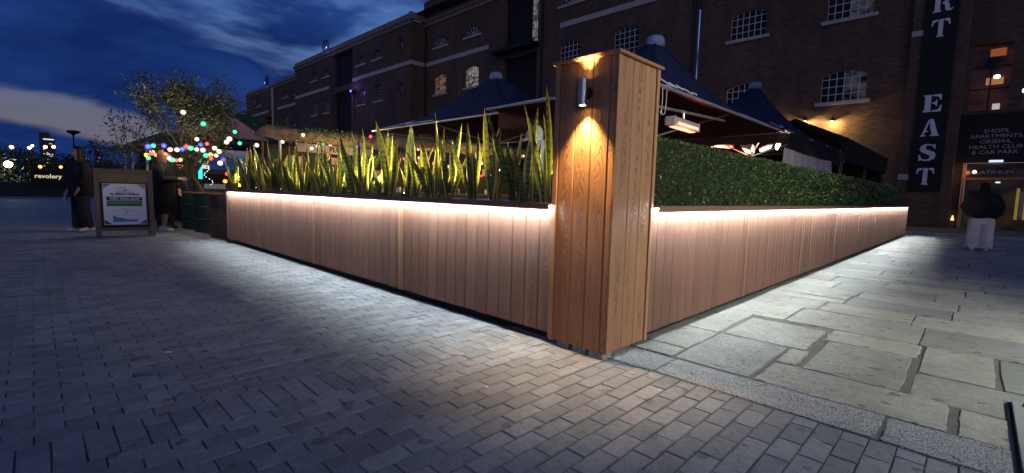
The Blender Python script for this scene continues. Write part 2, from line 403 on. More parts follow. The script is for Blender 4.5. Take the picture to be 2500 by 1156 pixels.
pl = empty('wood_planter', (-6.1, LY, 0), label='long low timber-clad planter of snake plants left of the corner pillar', cat='planter')
def P(o, par): o.parent = par; o.matrix_parent_inverse = par.matrix_world.inverted(); return o
def child(o, par):
    o.parent = par; o.location = Vector(o.location) - Vector(par.location); return o
bme = board_mesh(BW, ZT-ZB); bme.materials.append(M['wood'])
x = -2.14 - BW/2; i = 0
while x > -10.25:
    child(mesh_obj('board', bme, None, None, (x+rnd.uniform(-.0008, .0008), LY+rnd.uniform(-.0015, .002), ZB+rnd.uniform(-.003, .003)), (rnd.gauss(0, .0015), 0, rnd.gauss(0, .004))), pl)
    x -= BW; i += 1
LX0 = x + BW/2
for xx in (-4.12, -4.16, -6.28, -8.43): child(ob('joint_trim', B(xx-.011, xx+.011, LY-.008, LY-.003, ZB-.004, ZT, bev=.002), M['wood_pillar']), pl)
child(ob('rim', B(LX0-.02, -2.135, LY-.0705, LY+.06, ZT+.002, ZT+.018), M['wood_rim']), pl)
child(ob('rim_lip', B(LX0-.02, -2.135, LY-.077, LY-.071, ZT-.026, ZT+.018), M['wood_rim']), pl)  # lip added to cut off the LED light spreading over the pavers
child(ob('back_rim', B(LX0-.02, -2.135, LY+.50, LY+.58, ZT+.004, ZT+.045, bev=.003), M['liner']), pl)
child(ob('back_panel', B(LX0, -2.14, LY+.53, LY+.55, .08, ZT), M['wood_rim']), pl)
child(ob('end_panel', B(LX0-.022, LX0-.002, LY-.004, LY+.56, ZB, ZT), M['wood_rim']), pl)
child(ob('end_trim', B(LX0-.025, LX0+.02, LY-.012, LY-.003, ZB, ZT), M['wood_rim']), pl)
child(ob('plinth', B(LX0+.05, -2.1, LY+.09, LY+.5, -.01, ZB+.03), M['black']), pl)
child(ob('soil', B(LX0+.02, -2.15, LY+.022, LY+.52, .9, .965), M['soil']), pl)
child(ob('foot', B(LX0+.06, LX0+.12, LY-.05, LY+.08, 0, .03), M['dark_metal']), pl)
def led(x0, x1, y0, y1, z, along, par):
    bm = bmesh.new(); n = 24
    for k in range(n):
        if along == 'x': box(bm, x0+(x1-x0)*k/n, x0+(x1-x0)*(k+1)/n, y0, y1, z, z+.005)
        else: box(bm, x0, x1, y0+(y1-y0)*k/n, y0+(y1-y0)*(k+1)/n, z, z+.005)
    bmesh.ops.remove_doubles(bm, verts=bm.verts, dist=1e-5)
    return child(ob('led_strip', bm, M['led']), par)
led(LX0, -2.14, LY-.060, LY-.042, ZT-.004, 'x', pl)

pr = empty('wood_planter', (RX, 11.5, 0), label='long timber-clad planter with box hedge, running from the pillar towards the warehouse', cat='planter')
bmr = board_mesh(BW, ZT-ZB, .02, 'y'); bmr.materials.append(M['wood'])
y = 3.09 + BW/2; 
while y < 20.5:
    child(mesh_obj('board', bmr, None, None, (RX+rnd.uniform(-.002, .0015), y, ZB+rnd.uniform(-.003, .003)), (0, rnd.gauss(0, .0015), rnd.gauss(0, .004))), pr)
    y += BW
RY1 = y - BW/2
for yy in (5.16, 7.3, 9.4, 11.5, 13.6, 15.7, 17.8): child(ob('joint_trim', B(RX+.003, RX+.008, yy-.011, yy+.011, ZB-.004, ZT, bev=.002), M['wood_pillar']), pr)
child(ob('rim', B(RX-.06, RX+.0705, 3.10, RY1+.02, ZT+.002, ZT+.018), M['wood_rim']), pr)
child(ob('rim_lip', B(RX+.071, RX+.077, 3.10, RY1+.02, ZT-.026, ZT+.018), M['wood_rim']), pr)  # added here too, limits the LED spread over the flagstones
child(ob('back_panel', B(RX-.45, RX-.43, 3.6, RY1, .08, ZT), M['wood_rim']), pr)
child(ob('end_panel', B(RX-.45, RX-.002, RY1+.002, RY1+.022, ZB, ZT), M['wood_rim']), pr)
child(ob('plinth', B(RX-.42, RX-.09, 3.05, RY1-.05, -.01, ZB+.03), M['black']), pr)
child(ob('soil', B(RX-.42, RX-.022, 3.1, RY1-.02, .9, .965), M['soil']), pr)
led(RX+.042, RX+.060, 3.10, RY1+.01, ZT-.004, 'y', pr)

# ---- the corner pillar
PX0, PX1, PY0, PY1, PZ0, PZ1 = -2.13, -1.65, 2.57, 3.085, .05, 1.955
pi = empty('corner_pillar', ((PX0+PX1)/2, (PY0+PY1)/2, 0), label='tall square timber-clad pillar with a flat cap at the corner of the planters', cat='pillar')
child(ob('core', B(PX0+.022, PX1-.022, PY0+.022, PY1-.022, PZ0+.02, PZ1-.01), M['black']), pi)
tw = .03
fx0, fx1 = PX0+tw, PX1-.052
bw = (fx1-fx0)/3
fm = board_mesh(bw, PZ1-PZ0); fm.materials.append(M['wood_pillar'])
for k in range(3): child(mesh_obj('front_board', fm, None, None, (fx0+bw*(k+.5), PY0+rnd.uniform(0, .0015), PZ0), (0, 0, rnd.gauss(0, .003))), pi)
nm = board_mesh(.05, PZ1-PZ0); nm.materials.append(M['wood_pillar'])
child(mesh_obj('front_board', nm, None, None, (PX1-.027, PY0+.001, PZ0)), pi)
sy0, sy1 = PY0+.035, PY1-tw
sw = (sy1-sy0)/3
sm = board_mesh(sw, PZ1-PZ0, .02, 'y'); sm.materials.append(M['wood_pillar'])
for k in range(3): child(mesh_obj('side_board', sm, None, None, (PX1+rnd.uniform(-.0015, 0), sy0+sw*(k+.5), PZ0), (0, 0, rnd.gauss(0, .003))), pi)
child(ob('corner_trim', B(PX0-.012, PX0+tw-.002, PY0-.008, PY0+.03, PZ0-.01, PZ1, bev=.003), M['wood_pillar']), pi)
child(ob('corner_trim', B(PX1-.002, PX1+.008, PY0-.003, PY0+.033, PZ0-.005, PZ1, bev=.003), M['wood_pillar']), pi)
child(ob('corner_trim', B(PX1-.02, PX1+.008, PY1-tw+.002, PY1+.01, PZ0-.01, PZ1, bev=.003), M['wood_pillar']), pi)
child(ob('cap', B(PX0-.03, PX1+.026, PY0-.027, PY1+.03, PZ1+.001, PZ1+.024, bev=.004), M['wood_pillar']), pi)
for k in range(3): child(ob('foot', B(PX0+.06+.14*k, PX0+.17+.14*k, PY0+.012, PY0+.12, 0, PZ0+.018), M['granite']), pi)
for q in (-1.75, -1.74): child(ob('screw', L([(.0, 0), (.0035, 0), (.0035, .002)], 8, (q, PY0-.004, PZ1-.005)), M['steel']), pi)

# ---- up-and-down wall light on the pillar
SX, SY, SZ0, SZ1, SR = -1.865, PY0-.062, 1.655, 1.822, .026
sl = empty('wall_light', (SX, SY, SZ0), label='brushed steel cylinder up-and-down light fixed to the pillar', cat='lamp')
n = 24; bm = bmesh.new()
for r_, fl in ((SR, 0), (SR-.003, 1)):
    pass
lathe(bm, [(SR-.004, 0), (SR, 0), (SR, SZ1-SZ0), (SR-.004, SZ1-SZ0), (SR-.004, SZ1-SZ0-.02), (SR-.004, SZ1-SZ0-.022)], 28, (0, 0, 0), False)
lathe(bm, [(SR-.004, 0), (SR-.004, .022)], 28, (0, 0, 0), False)
o = ob('housing', bm, M['steel'], sl, smooth=False)
ob('bracket', B(-.02, .02, .02, .058, .05, .12, bev=.004), M['dark_metal'], sl)
ob('backplate', L([(.0, 0), (.038, 0), (.038, .006), (0, .006)], 24), M['dark_metal'], sl, loc=(0, .055, .085), rot=(R(90), 0, 0))
M['warm_lens'] = emission('warm_lens', (1, .62, .22), 45)
ob('lens', L([(0, 0), (SR-.005, 0), (SR-.005, .002), (0, .002)], 20), M['warm_lens'], sl, loc=(0, 0, .006))
ob('lens', L([(0, 0), (SR-.005, 0), (SR-.005, .002), (0, .002)], 20), M['warm_lens'], sl, loc=(0, 0, SZ1-SZ0-.008))
lamp('down_light', 'SPOT', 125, (1, .60, .22), (0, 0, -.004), sl, spot_size=R(84), spot_blend=.9, shadow_soft_size=.016, aim=(0, .02, -1))
lamp('up_light', 'SPOT', 60, (1, .60, .22), (0, 0, SZ1-SZ0+.004), sl, spot_size=R(84), spot_blend=.9, shadow_soft_size=.016, aim=(0, .02, 1))

# ================================================================== HEDGE
def leaf_mat(name, cols, trans=.25, rough=.4, dead=None):
    m, t = new_mat(name); a = t.add('ShaderNodeAttribute', attribute_name='rnd').outputs['Fac']
    c = t.ramp(a, [(0, cols[0]), (.5, cols[1]), (.93, cols[2])] + ([(.97, dead)] if dead else [(1, cols[2])]))
    t.put(t.b.inputs['Base Color'], c); t.put(t.b.inputs['Roughness'], rough); t.put(t.b.inputs['Specular IOR Level'], .45)
    tr = t.add('ShaderNodeBsdfTranslucent', {'Color': c}); mx = t.add('ShaderNodeMixShader', {0: trans})
    t.l.new(t.b.outputs[0], mx.inputs[1]); t.l.new(tr.outputs[0], mx.inputs[2]); t.l.new(mx.outputs[0], t.out.inputs[0]); return m
def leaf_cloud(name, items, m, parent, **kw):
    """items: (centre, direction, normal, length, width, value); a folded leaf of four corners and a midrib"""
    V, Fc, cr = [], [], []
    for c, d, nn, ln, wd, val in items:
        s = d.cross(nn); s = s.normalized() if s.length > 1e-6 else d.orthogonal().normalized()
        q = s.cross(d).normalized()
        b = len(V); c = Vector(c)
        V += [tuple(c), tuple(c+d*ln*.5+s*wd*.5+q*wd*.15), tuple(c+d*ln), tuple(c+d*ln*.5-s*wd*.5+q*wd*.15)]
        Fc += [(b, b+1, b+2), (b, b+2, b+3)]; cr += [val, val]
    me = bpy.data.meshes.new(name); me.from_pydata(V, [], Fc)
    at = me.attributes.new('rnd', 'FLOAT', 'FACE'); at.data.foreach_set('value', cr)
    return mesh_obj(name, me, m, parent, **kw)
def rv(): 
    while True:
        q = Vector((rnd.uniform(-1, 1), rnd.uniform(-1, 1), rnd.uniform(-1, 1)))
        if .05 < q.length < 1: return q.normalized()
M['box_leaf'] = leaf_mat('box_leaf', ((.03, .065, .016), (.10, .18, .045), (.27, .34, .12)), .15, .35, (.16, .11, .04))
hx, hy0, hy1, hz0, hz1 = RX-.10, 3.10, 19.6, 1.03, 1.545
hd = empty('box_hedge', (hx, 11, hz0), label='clipped dark green box hedge growing out of the right-hand planter', cat='hedge')
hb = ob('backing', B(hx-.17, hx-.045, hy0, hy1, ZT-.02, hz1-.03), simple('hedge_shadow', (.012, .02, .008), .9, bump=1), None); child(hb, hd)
items = []
y = hy0
while y < hy1:
    k = max(1., (y-1.0)/4.0); s = .019*min(k, 2.4); dens = int(.54*.1/(s*s)*1.7)
    for _ in range(dens):
        yy = y+rnd.uniform(0, .1); z = rnd.uniform(hz0-.02, hz1); top = rnd.random() < .22
        bump = .010*noise.noise(Vector((yy*5, z*6, 1)))+.008*noise.noise(Vector((yy*17, z*17, 4)))
        if top: c = Vector((hx+rnd.uniform(-.17, .01), yy, hz1-.012+bump*.4+rnd.uniform(-.015, .004))); d = (rv()+Vector((.2, 0, .8))).normalized()
        else: c = Vector((hx-.02+bump+rnd.uniform(-.03, .012), yy, z)); d = (rv()+Vector((.75, 0, .25))).normalized()
        if top and rnd.random() < .03: c.z += rnd.uniform(.008, .035)
        items.append((c-Vector(hd.location), d, rv(), s*rnd.uniform(.8, 1.4), s*rnd.uniform(.55, .9), min(1, max(0, rnd.gauss(.42, .25)))))
    y += .1
leaf_cloud('foliage', items, M['box_leaf'], hd, kind='stuff')

# ================================================================== SNAKE PLANTS
def snake_mat():
    m, t = new_mat('snake_plant_leaf'); uv = t.add('ShaderNodeUVMap', uv_map='UVMap').outputs[0]; u, v_, _ = t.sep(uv)
    r = t.add('ShaderNodeObjectInfo').outputs['Random']
    edge = t.m('ABSOLUTE', t.m('SUBTRACT', u, .5))
    nz = t.noise(t.comb(t.m('MULTIPLY', u, 2.5), t.m('MULTIPLY', v_, 30.), t.m('MULTIPLY', r, 40.)), 1., 4, .6)
    band = t.ramp(t.m('SINE', t.m('ADD', t.m('MULTIPLY', v_, 95.), t.m('MULTIPLY', nz, 9.))), [(.45, 0), (.8, 1)])
    base = t.mix(band, (.14, .19, .055), (.016, .036, .013))
    marg = t.ramp(t.m('ADD', edge, t.m('MULTIPLY', t.m('SUBTRACT', nz, .5), .06)), [(.30, 0), (.36, 1)])
    wide = t.m('GREATER_THAN', r, .25)
    c = t.mix(t.m('MULTIPLY', marg, wide), base, (.66, .58, .12))
    t.put(t.b.inputs['Base Color'], c); t.put(t.b.inputs['Roughness'], .38); t.put(t.b.inputs['Specular IOR Level'], .4)
    tr = t.add('ShaderNodeBsdfTranslucent', {'Color': t.mix(.5, c, (.4, .38, .06))}); mx = t.add('ShaderNodeMixShader', {0: .14})
    t.l.new(t.b.outputs[0], mx.inputs[1]); t.l.new(tr.outputs[0], mx.inputs[2]); t.l.new(mx.outputs[0], t.out.inputs[0]); return m
M['snake'] = snake_mat()
def leaf_blade(h, wd, lean, curve, twist, name='leaf'):
    bm = bmesh.new(); uvl = bm.loops.layers.uv.new('UVMap'); n = 12; rows = []
    for i in range(n+1):
        t = i/n; w_ = wd*(.30+.70*min(1, t/.45)) if t < .45 else wd*max(.02, (1-((t-.45)/.55)**2.1))
        x = lean*t + curve*t*t; z = h*t*(1-.10*abs(lean+curve)); a = twist*t + .12*math.sin(t*6+twist*3)
        row = []
        for j, s in enumerate((-1, -.5, 0, .5, 1)):
            px, py = math.cos(a)*s*w_/2, math.sin(a)*s*w_/2
            q = abs(s)**1.5*w_*.28
            row.append((bm.verts.new((x+px-math.sin(a)*q, py+math.cos(a)*q, z)), (s+1)/2, t))
        rows.append(row)
    for A, C in zip(rows, rows[1:]):
        for j in range(4):
            f = bm.faces.new((A[j][0], A[j+1][0], C[j+1][0], C[j][0])); f.smooth = True
            for lp, q in zip(f.loops, (A[j], A[j+1], C[j+1], C[j])): lp[uvl].uv = (q[1], q[2])
    me = bpy.data.meshes.new(name); bm.to_mesh(me); bm.free(); me.materials.append(M['snake']); return me
LV = [leaf_blade(1, rnd.uniform(.06, .092), rnd.uniform(-.02, .12), rnd.uniform(-.05, .17) if q % 6 else rnd.uniform(.22, .42), rnd.uniform(-1.3, 1.3)) for q in range(24)]
SPOTX = [(-2.30, 2.98), (-4.05, 3.02), (-4.72, 3.0), (-4.97, 2.95), (-6.2, 3.0), (-7.4, 3.02), (-8.6, 3.02), (-9.85, 3.0), (-3.2, 3.03), (-5.6, 3.03)]
px_, plants = -2.27, []
while px_ > -10.1:
    plants.append((px_, 2.70+rnd.uniform(-.03, .15))); px_ -= rnd.uniform(.17, .33) if px_ > -5 else rnd.uniform(.16, .26)
ORD = 'first second third fourth fifth sixth seventh eighth ninth tenth eleventh twelfth thirteenth fourteenth fifteenth sixteenth seventeenth eighteenth nineteenth'.split()
def nth(i):
    if i < 19: return ORD[i]
    t, u = divmod(i+1, 10); tens = {2: 'twenty', 3: 'thirty', 4: 'forty'}[t]
    return (tens[:-1]+'ieth') if u == 0 else tens+'-'+ORD[u-1]
lab_first = {0: 'tallest snake plant, with brightly lit leaves touching the pillar', len(plants)-1: 'snake plant at the far left end of the planter'}
for i, (x, y) in enumerate(plants):
    lab = lab_first.get(i, f'yellow-edged snake plant, {nth(i)} from the pillar along the planter')
    sp = empty('snake_plant', (x, y, .965), rnd.uniform(0, 6.28), label=lab, cat='plant', group='snake plants in the planter')
    for k in range(8 if i == 0 else rnd.choice((5, 6, 7, 8))):
        a = rnd.uniform(0, 6.28); hgt = rnd.uniform(.30, .68) if k > 1 else rnd.uniform(.60, .90)
        if i == 0: hgt = (.88, .80, .72, .66, .6, .55, .5, .45)[k]
        lo = mesh_obj('leaf', rnd.choice(LV), None, sp, (.035*math.cos(a), .035*math.sin(a), -.01), (rnd.gauss(0, .06), rnd.gauss(0, .06), a))
        lo.scale = (rnd.uniform(.8, 1.1)*min(1., hgt+.3), rnd.uniform(.8, 1.1), hgt)
M['glow_lens'] = emission('spot_lens', (1, .82, .50), 90)
SPOTX.sort(reverse=True)
for i, (x, y) in enumerate(SPOTX):
    g = empty('garden_spotlight', (x, y, .966), label=f'small warm garden spotlight among the snake plants, {nth(i)} from the pillar', cat='lamp', group='spotlights among the snake plants')
    ob('spike', T([(0, 0, -.02), (0, 0, .04)], .006), M['dark_metal'], g)
    ob('housing', L([(.012, .035), (.026, .05), (.028, .085), (.024, .085), (.022, .07), (0, .07)], 14, cap=False), M['dark_metal'], g)
    ob('lens', L([(0, 0), (.021, 0), (.018, .008), (0, .010)], 14), M['glow_lens'], g, loc=(0, 0, .076))
    lamp('spot_beam', 'SPOT', rnd.uniform(85, 200), (1, .83, .36), (0, 0, .092), g, spot_size=R(125), spot_blend=.8, shadow_soft_size=.02, aim=(rnd.uniform(-.3, .3), -.35, 1))

# ================================================================== WAREHOUSE
def brick_wall_mat():
    m, t = new_mat('old_brickwork'); g = t.add('ShaderNodeNewGeometry').outputs['Position']; x, y, z = t.sep(g)
    bt = t.add('ShaderNodeTexBrick', {'Vector': t.comb(t.m('ADD', x, y), z, 0.), 'Color1': (.105, .062, .046), 'Color2': (.185, .112, .08), 'Mortar': (.14, .118, .10), 'Scale': 1., 'Mortar Size': .006, 'Brick Width': .225, 'Row Height': .075, 'Bias': -.2})
    n = t.noise(g, .35, 6, .65); f = t.m('ADD', t.m('MULTIPLY', n, 1.0), .4)
    streak = t.noise(t.comb(t.m('MULTIPLY', x, 1.2), y, t.m('MULTIPLY', z, .12)), 1., 4); f = t.m('MULTIPLY', f, t.m('ADD', t.m('MULTIPLY', streak, .8), .6))
    t.put(t.b.inputs['Base Color'], t.mix(1., bt.outputs[0], t.comb(f, f, f), 'MULTIPLY')); t.put(t.b.inputs['Roughness'], .85); t.put(t.b.inputs['Specular IOR Level'], .2)
    bn = t.add('ShaderNodeBump', {'Strength': .5, 'Distance': .012, 'Height': bt.outputs['Fac']}); bn.invert = True; t.put(t.b.inputs['Normal'], bn.outputs[0]); return m
M['brick'] = brick_wall_mat()
M['stone_trim'] = simple('pale_stone_trim', (.46, .42, .385), .8, var=.3, nscale=2, bump=.3)
M['cornice'] = simple('weathered_cornice', (.24, .20, .17), .85, var=.35, nscale=1.5)
M['slate'] = simple('slate_roof', (.06, .06, .07), .7, var=.4)
M['bars'] = simple('white_iron_glazing_bar', (.72, .70, .68), .5, var=.15)
def glass_mat():
    m, t = new_mat('dark_window_glass'); t.put(t.b.inputs['Base Color'], (.012, .013, .018)); t.put(t.b.inputs['Roughness'], .12); t.put(t.b.inputs['Specular IOR Level'], .25); return m
M['glass'] = glass_mat()
def lit_room(name, col, s, seed, sc_=1.3):
    m, t = new_mat(name); g = t.add('ShaderNodeNewGeometry').outputs['Position']
    n = t.ramp(t.noise(t.mapv(g, (1.5, 1, 2.5), (seed, 0, seed*2)), sc_, 3), [(.36, 0), (.66, 1)])
    t.put(t.b.inputs['Base Color'], (.02, .02, .02)); t.put(t.b.inputs['Roughness'], .1)
    t.put(t.b.inputs['Emission Color'], col); t.put(t.b.inputs['Emission Strength'], t.m('MULTIPLY', n, s)); return m
M['lit_orange'] = lit_room('lit_room_orange', (1, .42, .18), .22, 1.7)
M['lit_white'] = lit_room('lit_room_white', (1, .85, .68), .30, 4.2)
M['curtain_glass'] = lit_room('pale_blind_glass', (.75, .7, .72), .05, 2.4)
def arch_loop(x0, x1, z0, z1, kind):
    """outline of an opening: segmental, lunette or oval"""
    w_ = x1-x0; c = (x0+x1)/2; pts = []
    if kind == 'oval':
        return [(c+w_/2*math.cos(a), (z0+z1)/2+(z1-z0)/2*math.sin(a)) for a in (2*math.pi*k/20 for k in range(20))]
    rise = (z1-z0) if kind == 'lunette' else w_*.14
    pts = [(x0, z0), (x1, z0)] + ([(x1, z1-rise)] if kind != 'lunette' else [])
    n = 12; st = 1 if True else 0
    for k in range(1, n):
        a = math.pi*k/n
        if kind == 'lunette': pts.append((c+w_/2*math.cos(a), z0+rise*math.sin(a)))
        else:
            f = math.cos(a); pts.append((c+w_/2*f, z1-rise+rise*(1-f*f)))
    if kind != 'lunette': pts.append((x0, z1-rise))
    return pts
def facade(name, x0, x1, z0, z1, Y, holes, m, parent, depth=.3):
    """wall sheet with real openings and brick reveals"""
    bm = bmesh.new(); es = []
    def loop(pts):
        vs = [bm.verts.new((a, Y, b)) for a, b in pts]
        for k in range(len(vs)): es.append(bm.edges.new((vs[k], vs[(k+1) % len(vs)])))
        return vs
    loop([(x0, z0), (x1, z0), (x1, z1), (x0, z1)]); hv = [loop(h) for h in holes]
    bmesh.ops.triangle_fill(bm, use_beauty=True, use_dissolve=False, edges=es, normal=(0, -1, 0))
    for vs in hv:
        bk = [bm.verts.new((v.co.x, Y+depth, v.co.z)) for v in vs]
        for k in range(len(vs)): bm.faces.new((vs[k], vs[(k+1) % len(vs)], bk[(k+1) % len(vs)], bk[k]))
    me = bpy.data.meshes.new(name); bm.to_mesh(me); bm.free()
    o = mesh_obj(name, me, m, None); return child(o, parent)
def window(x0, x1, z0, z1, Y, kind, parent, cols=5, rows=4, panes=False, glass=None, dim=False):
    glass = glass or M['glass']; lp = arch_loop(x0, x1, z0, z1, kind); c = (x0+x1)/2
    yb = Y+.17; r = .022
    bm = bmesh.new()
    def inside_top(x):
        f = abs((x-c)/((x1-x0)/2))
        if kind == 'lunette': return z0+(z1-z0)*math.sqrt(max(0, 1-f*f))
        rise = (x1-x0)*.14; return z1-rise+rise*(1-f*f)
    n = len(lp)
    for k in range(n):
        a, b = lp[k], lp[(k+1) % n]; tube(bm, [(a[0], yb, a[1]), (b[0], yb, b[1])], .03, 4)
    if kind == 'lunette':
        for a in (30, 60, 90, 120, 150): tube(bm, [(c+.12*math.cos(R(a)), yb, z0+.12*math.sin(R(a))), (c+(x1-x0)/2*math.cos(R(a)), yb, z0+(z1-z0)*math.sin(R(a)))], r, 4)
        for q in (.36, .68): tube(bm, [(c+(x1-x0)/2*q*math.cos(R(a)), yb, z0+(z1-z0)*q*math.sin(R(a))) for a in range(0, 181, 20)], r*.8, 4)
    elif kind == 'oval':
        for a in range(0, 180, 45): tube(bm, [(c-(x1-x0)/2*math.cos(R(a)), yb, (z0+z1)/2-(z1-z0)/2*math.sin(R(a))), (c+(x1-x0)/2*math.cos(R(a)), yb, (z0+z1)/2+(z1-z0)/2*math.sin(R(a)))], r, 4)
    else:
        for k in range(1, cols):
            x = x0+(x1-x0)*k/cols; tube(bm, [(x, yb, z0), (x, yb, inside_top(x))], r, 4)
        for k in range(1, rows):
            z = z0+(z1-z0)*k/rows
            if z < z1-(x1-x0)*.14: tube(bm, [(x0, yb-.003, z), (x1, yb-.003, z)], r, 4)
            else:
                rise = (x1-x0)*.14; h_ = (x1-x0)/2*math.sqrt(max(0, 1-(z-(z1-rise))/rise)); tube(bm, [(c-h_, yb-.003, z), (c+h_, yb-.003, z)], r, 4)
    wo = ob('window', bm, M['bars'] if not dim else M['bars_dim'], None); child(wo, parent)
    wl = Vector(parent.location)
    def sub(o): o.parent = wo; return o
    if panes and kind == 'seg':
        for i in range(cols):
            for j in range(rows):
                a, b = x0+(x1-x0)*i/cols, x0+(x1-x0)*(i+1)/cols; p, q = z0+(z1-z0)*j/rows, z0+(z1-z0)*(j+1)/rows
                q1, q2 = min(q, inside_top(a)), min(q, inside_top(b))
                if min(q1, q2) <= p+.02: continue
                pb = bmesh.new(); ty = rnd.gauss(0, .012)
                prism(pb, [(a, p), (b, p), (b, q2), (a, q1)], .006, 'y', yb+.03)
                for v in pb.verts: v.co.y += ty*(v.co.z-p)+rnd.gauss(0, .006)*(v.co.x-a)
                g_ = glass
                if glass is M['curtain_glass']: g_ = M['curtain_glass'] if i >= cols*.5 else M['glass']
                sub(ob('pane', pb, g_, None))
    else:
        pb = bmesh.new(); prism(pb, lp, .01, 'y', yb+.03); sub(ob('pane', pb, glass, None))
    if kind != 'oval': sub(ob('sill', B(x0-.22, x1+.22, Y-.12, Y+.16, z0-.2, z0-.01, bev=.01), M['stone_trim'], None))
    return lp
M['bars_dim'] = simple('dim_glazing_bar', (.32, .31, .31), .6)  # dimmer copy of the white bars, darkened in colour for the left ranges
WF = 30.0
wh = empty('brick_warehouse', (-43, WF, 0), label='long dark brick dockside warehouse with arched windows and pale stone string course', cat='building')
# right-hand range (x -43.2 .. -13.4)
H = []; mk = []
for x in (-41.55, -36.55, -24.75, -19.75): mk.append((x, x+2.0, 11.15, 13.1, 'seg')); mk.append((x-.1, x+2.1, 15.9, 17.0, 'lunette')); mk.append((x, x+2, 6.4, 8.4, 'seg'))
H = [arch_loop(*a[:4], a[4]) for a in mk] + [[(-31.2, 3), (-27.2, 3), (-27.2, 12.9), (-31.2, 12.9)], [(-31.2, 13.8), (-27.2, 13.8), (-27.2, 18.2), (-31.2, 18.2)]]
facade('wall', -43.2, -13.5, -.02, 18.65, WF, H, M['brick'], wh, .45)
for a in mk: window(*a[:4], WF, a[4], wh, 5, 5, False, M['lit_orange'] if a[0] in (-41.55,) and a[2] == 11.15 else (M['lit_white'] if a[0] == -36.55 and a[2] == 11.15 else M['glass']))
child(ob('loading_door', B(-31.2, -27.2, WF+.42, WF+.46, 3, 12.9), M['black']), wh); child(ob('loading_door', B(-31.2, -28.2, WF+.42, WF+.46, 13.8, 18.2), M['black']), wh)
child(ob('lit_window', B(-28.15, -27.2, WF+.42, WF+.46, 13.9, 17.6), M['lit_white']), wh)
for z in (14.9, 15.9, 16.9): child(ob('glazing_bar', B(-28.15, -27.2, WF+.38, WF+.41, z-.04, z+.04), M['bars']), wh)
child(ob('glazing_bar', B(-27.72, -27.64, WF+.37, WF+.405, 13.9, 17.6), M['bars']), wh)
child(ob('platform', B(-31.9, -26.9, WF-1.0, WF-.01, 13.3, 13.55), M['dark_metal']), wh)
for x0, x1 in ((-43.1, -33.2), (-24.75, -16.4)): child(ob('string_course', B(x0, x1, WF-.08, WF-.003, 14.2, 14.6), M['stone_trim']), wh)
def cornice(x0, x1, Y, z, par, x_ret=None):
    pf = [(0, 0), (-.14, 0), (-.14, .25), (-.34, .38), (-.34, .55), (-.08, .6), (-.08, 1.05), (.3, 1.05), (.3, 0)]
    bm = bmesh.new(); prism(bm, [(Y+a, z+b) for a, b in pf], x1-x0, 'x', x0); child(ob('cornice', bm, M['cornice'], None), par)
cornice(-43.2, -13.5, WF-.002, 18.3, wh)
child(ob('downpipe', T([(-13.75, WF-.12, 0), (-13.75, WF-.12, 18.3)], .09), M['dark_metal']), wh)
child(ob('downpipe', T([(-43.0, WF-.12, 0), (-43.0, WF-.12, 18.2)], .09), M['dark_metal']), wh)
child(ob('downpipe', T([(-26.6, WF-.12, 0), (-26.6, WF-.12, 18.2)], .08), M['dark_metal']), wh)
# pavilion
PF = 28.2
mk = []
for x in (-51.2, -55.0, -64.6, -68.4): mk.append((x, x+2.05, 15.95, 17.0, 'lunette')); mk.append((x+.4, x+2.1, 11.25, 13.05, 'seg'))
mk += [(-45.8, -44.6, 15.7, 17.2, 'oval'), (-45.8, -44.6, 11.1, 12.6, 'oval'), (-72.6, -71.4, 15.7, 17.2, 'oval')]
H = [arch_loop(*a[:4], a[4]) for a in mk] + [[(-61.2, .5), (-56.0, .5), (-56.0, 13.4), (-61.2, 13.4)], [(-61.2, 14.1), (-56.0, 14.1), (-56.0, 18.2), (-61.2, 18.2)]]
facade('wall', -74, -43.2, -.02, 18.65, PF, H, M['brick'], wh, .45)
for a in mk: window(*a[:4], PF, a[4], wh, 4, 5, False, None, True)
for a in mk:
    if a[4] == 'oval':
        bm = bmesh.new(); c = ((a[0]+a[1])/2, (a[2]+a[3])/2)
        tube(bm, [(c[0]+.85*math.cos(R(q)), PF+.03, c[1]+1.0*math.sin(R(q))) for q in range(0, 361, 18)], .12, 6, False); child(ob('oval_surround', bm, M['brick']), wh)
child(ob('return_wall', B(-43.4, -43.198, PF+.002, WF, -.02, 18.65), M['brick']), wh)
for z0, z1 in ((.5, 13.4), (14.1, 18.2)): child(ob('loading_door', B(-61.2, -56, PF+.42, PF+.46, z0, z1), M['black']), wh)
for x in (-61.9, -55.9): child(ob('pilaster', B(x, x+.6, PF-.25, PF-.003, 0, 13.3), M['brick']), wh)
for x0, x1 in ((-56.0, -43.12), (-74, -62.5)): child(ob('string_course', B(x0, x1, PF-.08, PF-.003, 14.2, 14.6), M['stone_trim']), wh)
child(ob('string_course', B(-43.196, -43.12, PF-.002, WF-.09, 14.2, 14.6), M['stone_trim']), wh)
cornice(-74, -43.2, PF-.002, 18.3, wh)
child(ob('cornice', B(-43.19, -42.86, PF-.3, WF-.36, 18.68, 19.35), M['cornice']), wh)
bm = bmesh.new(); box(bm, -43.15, -42.9, 29.2, 29.21, 0, .01)
bm.free()
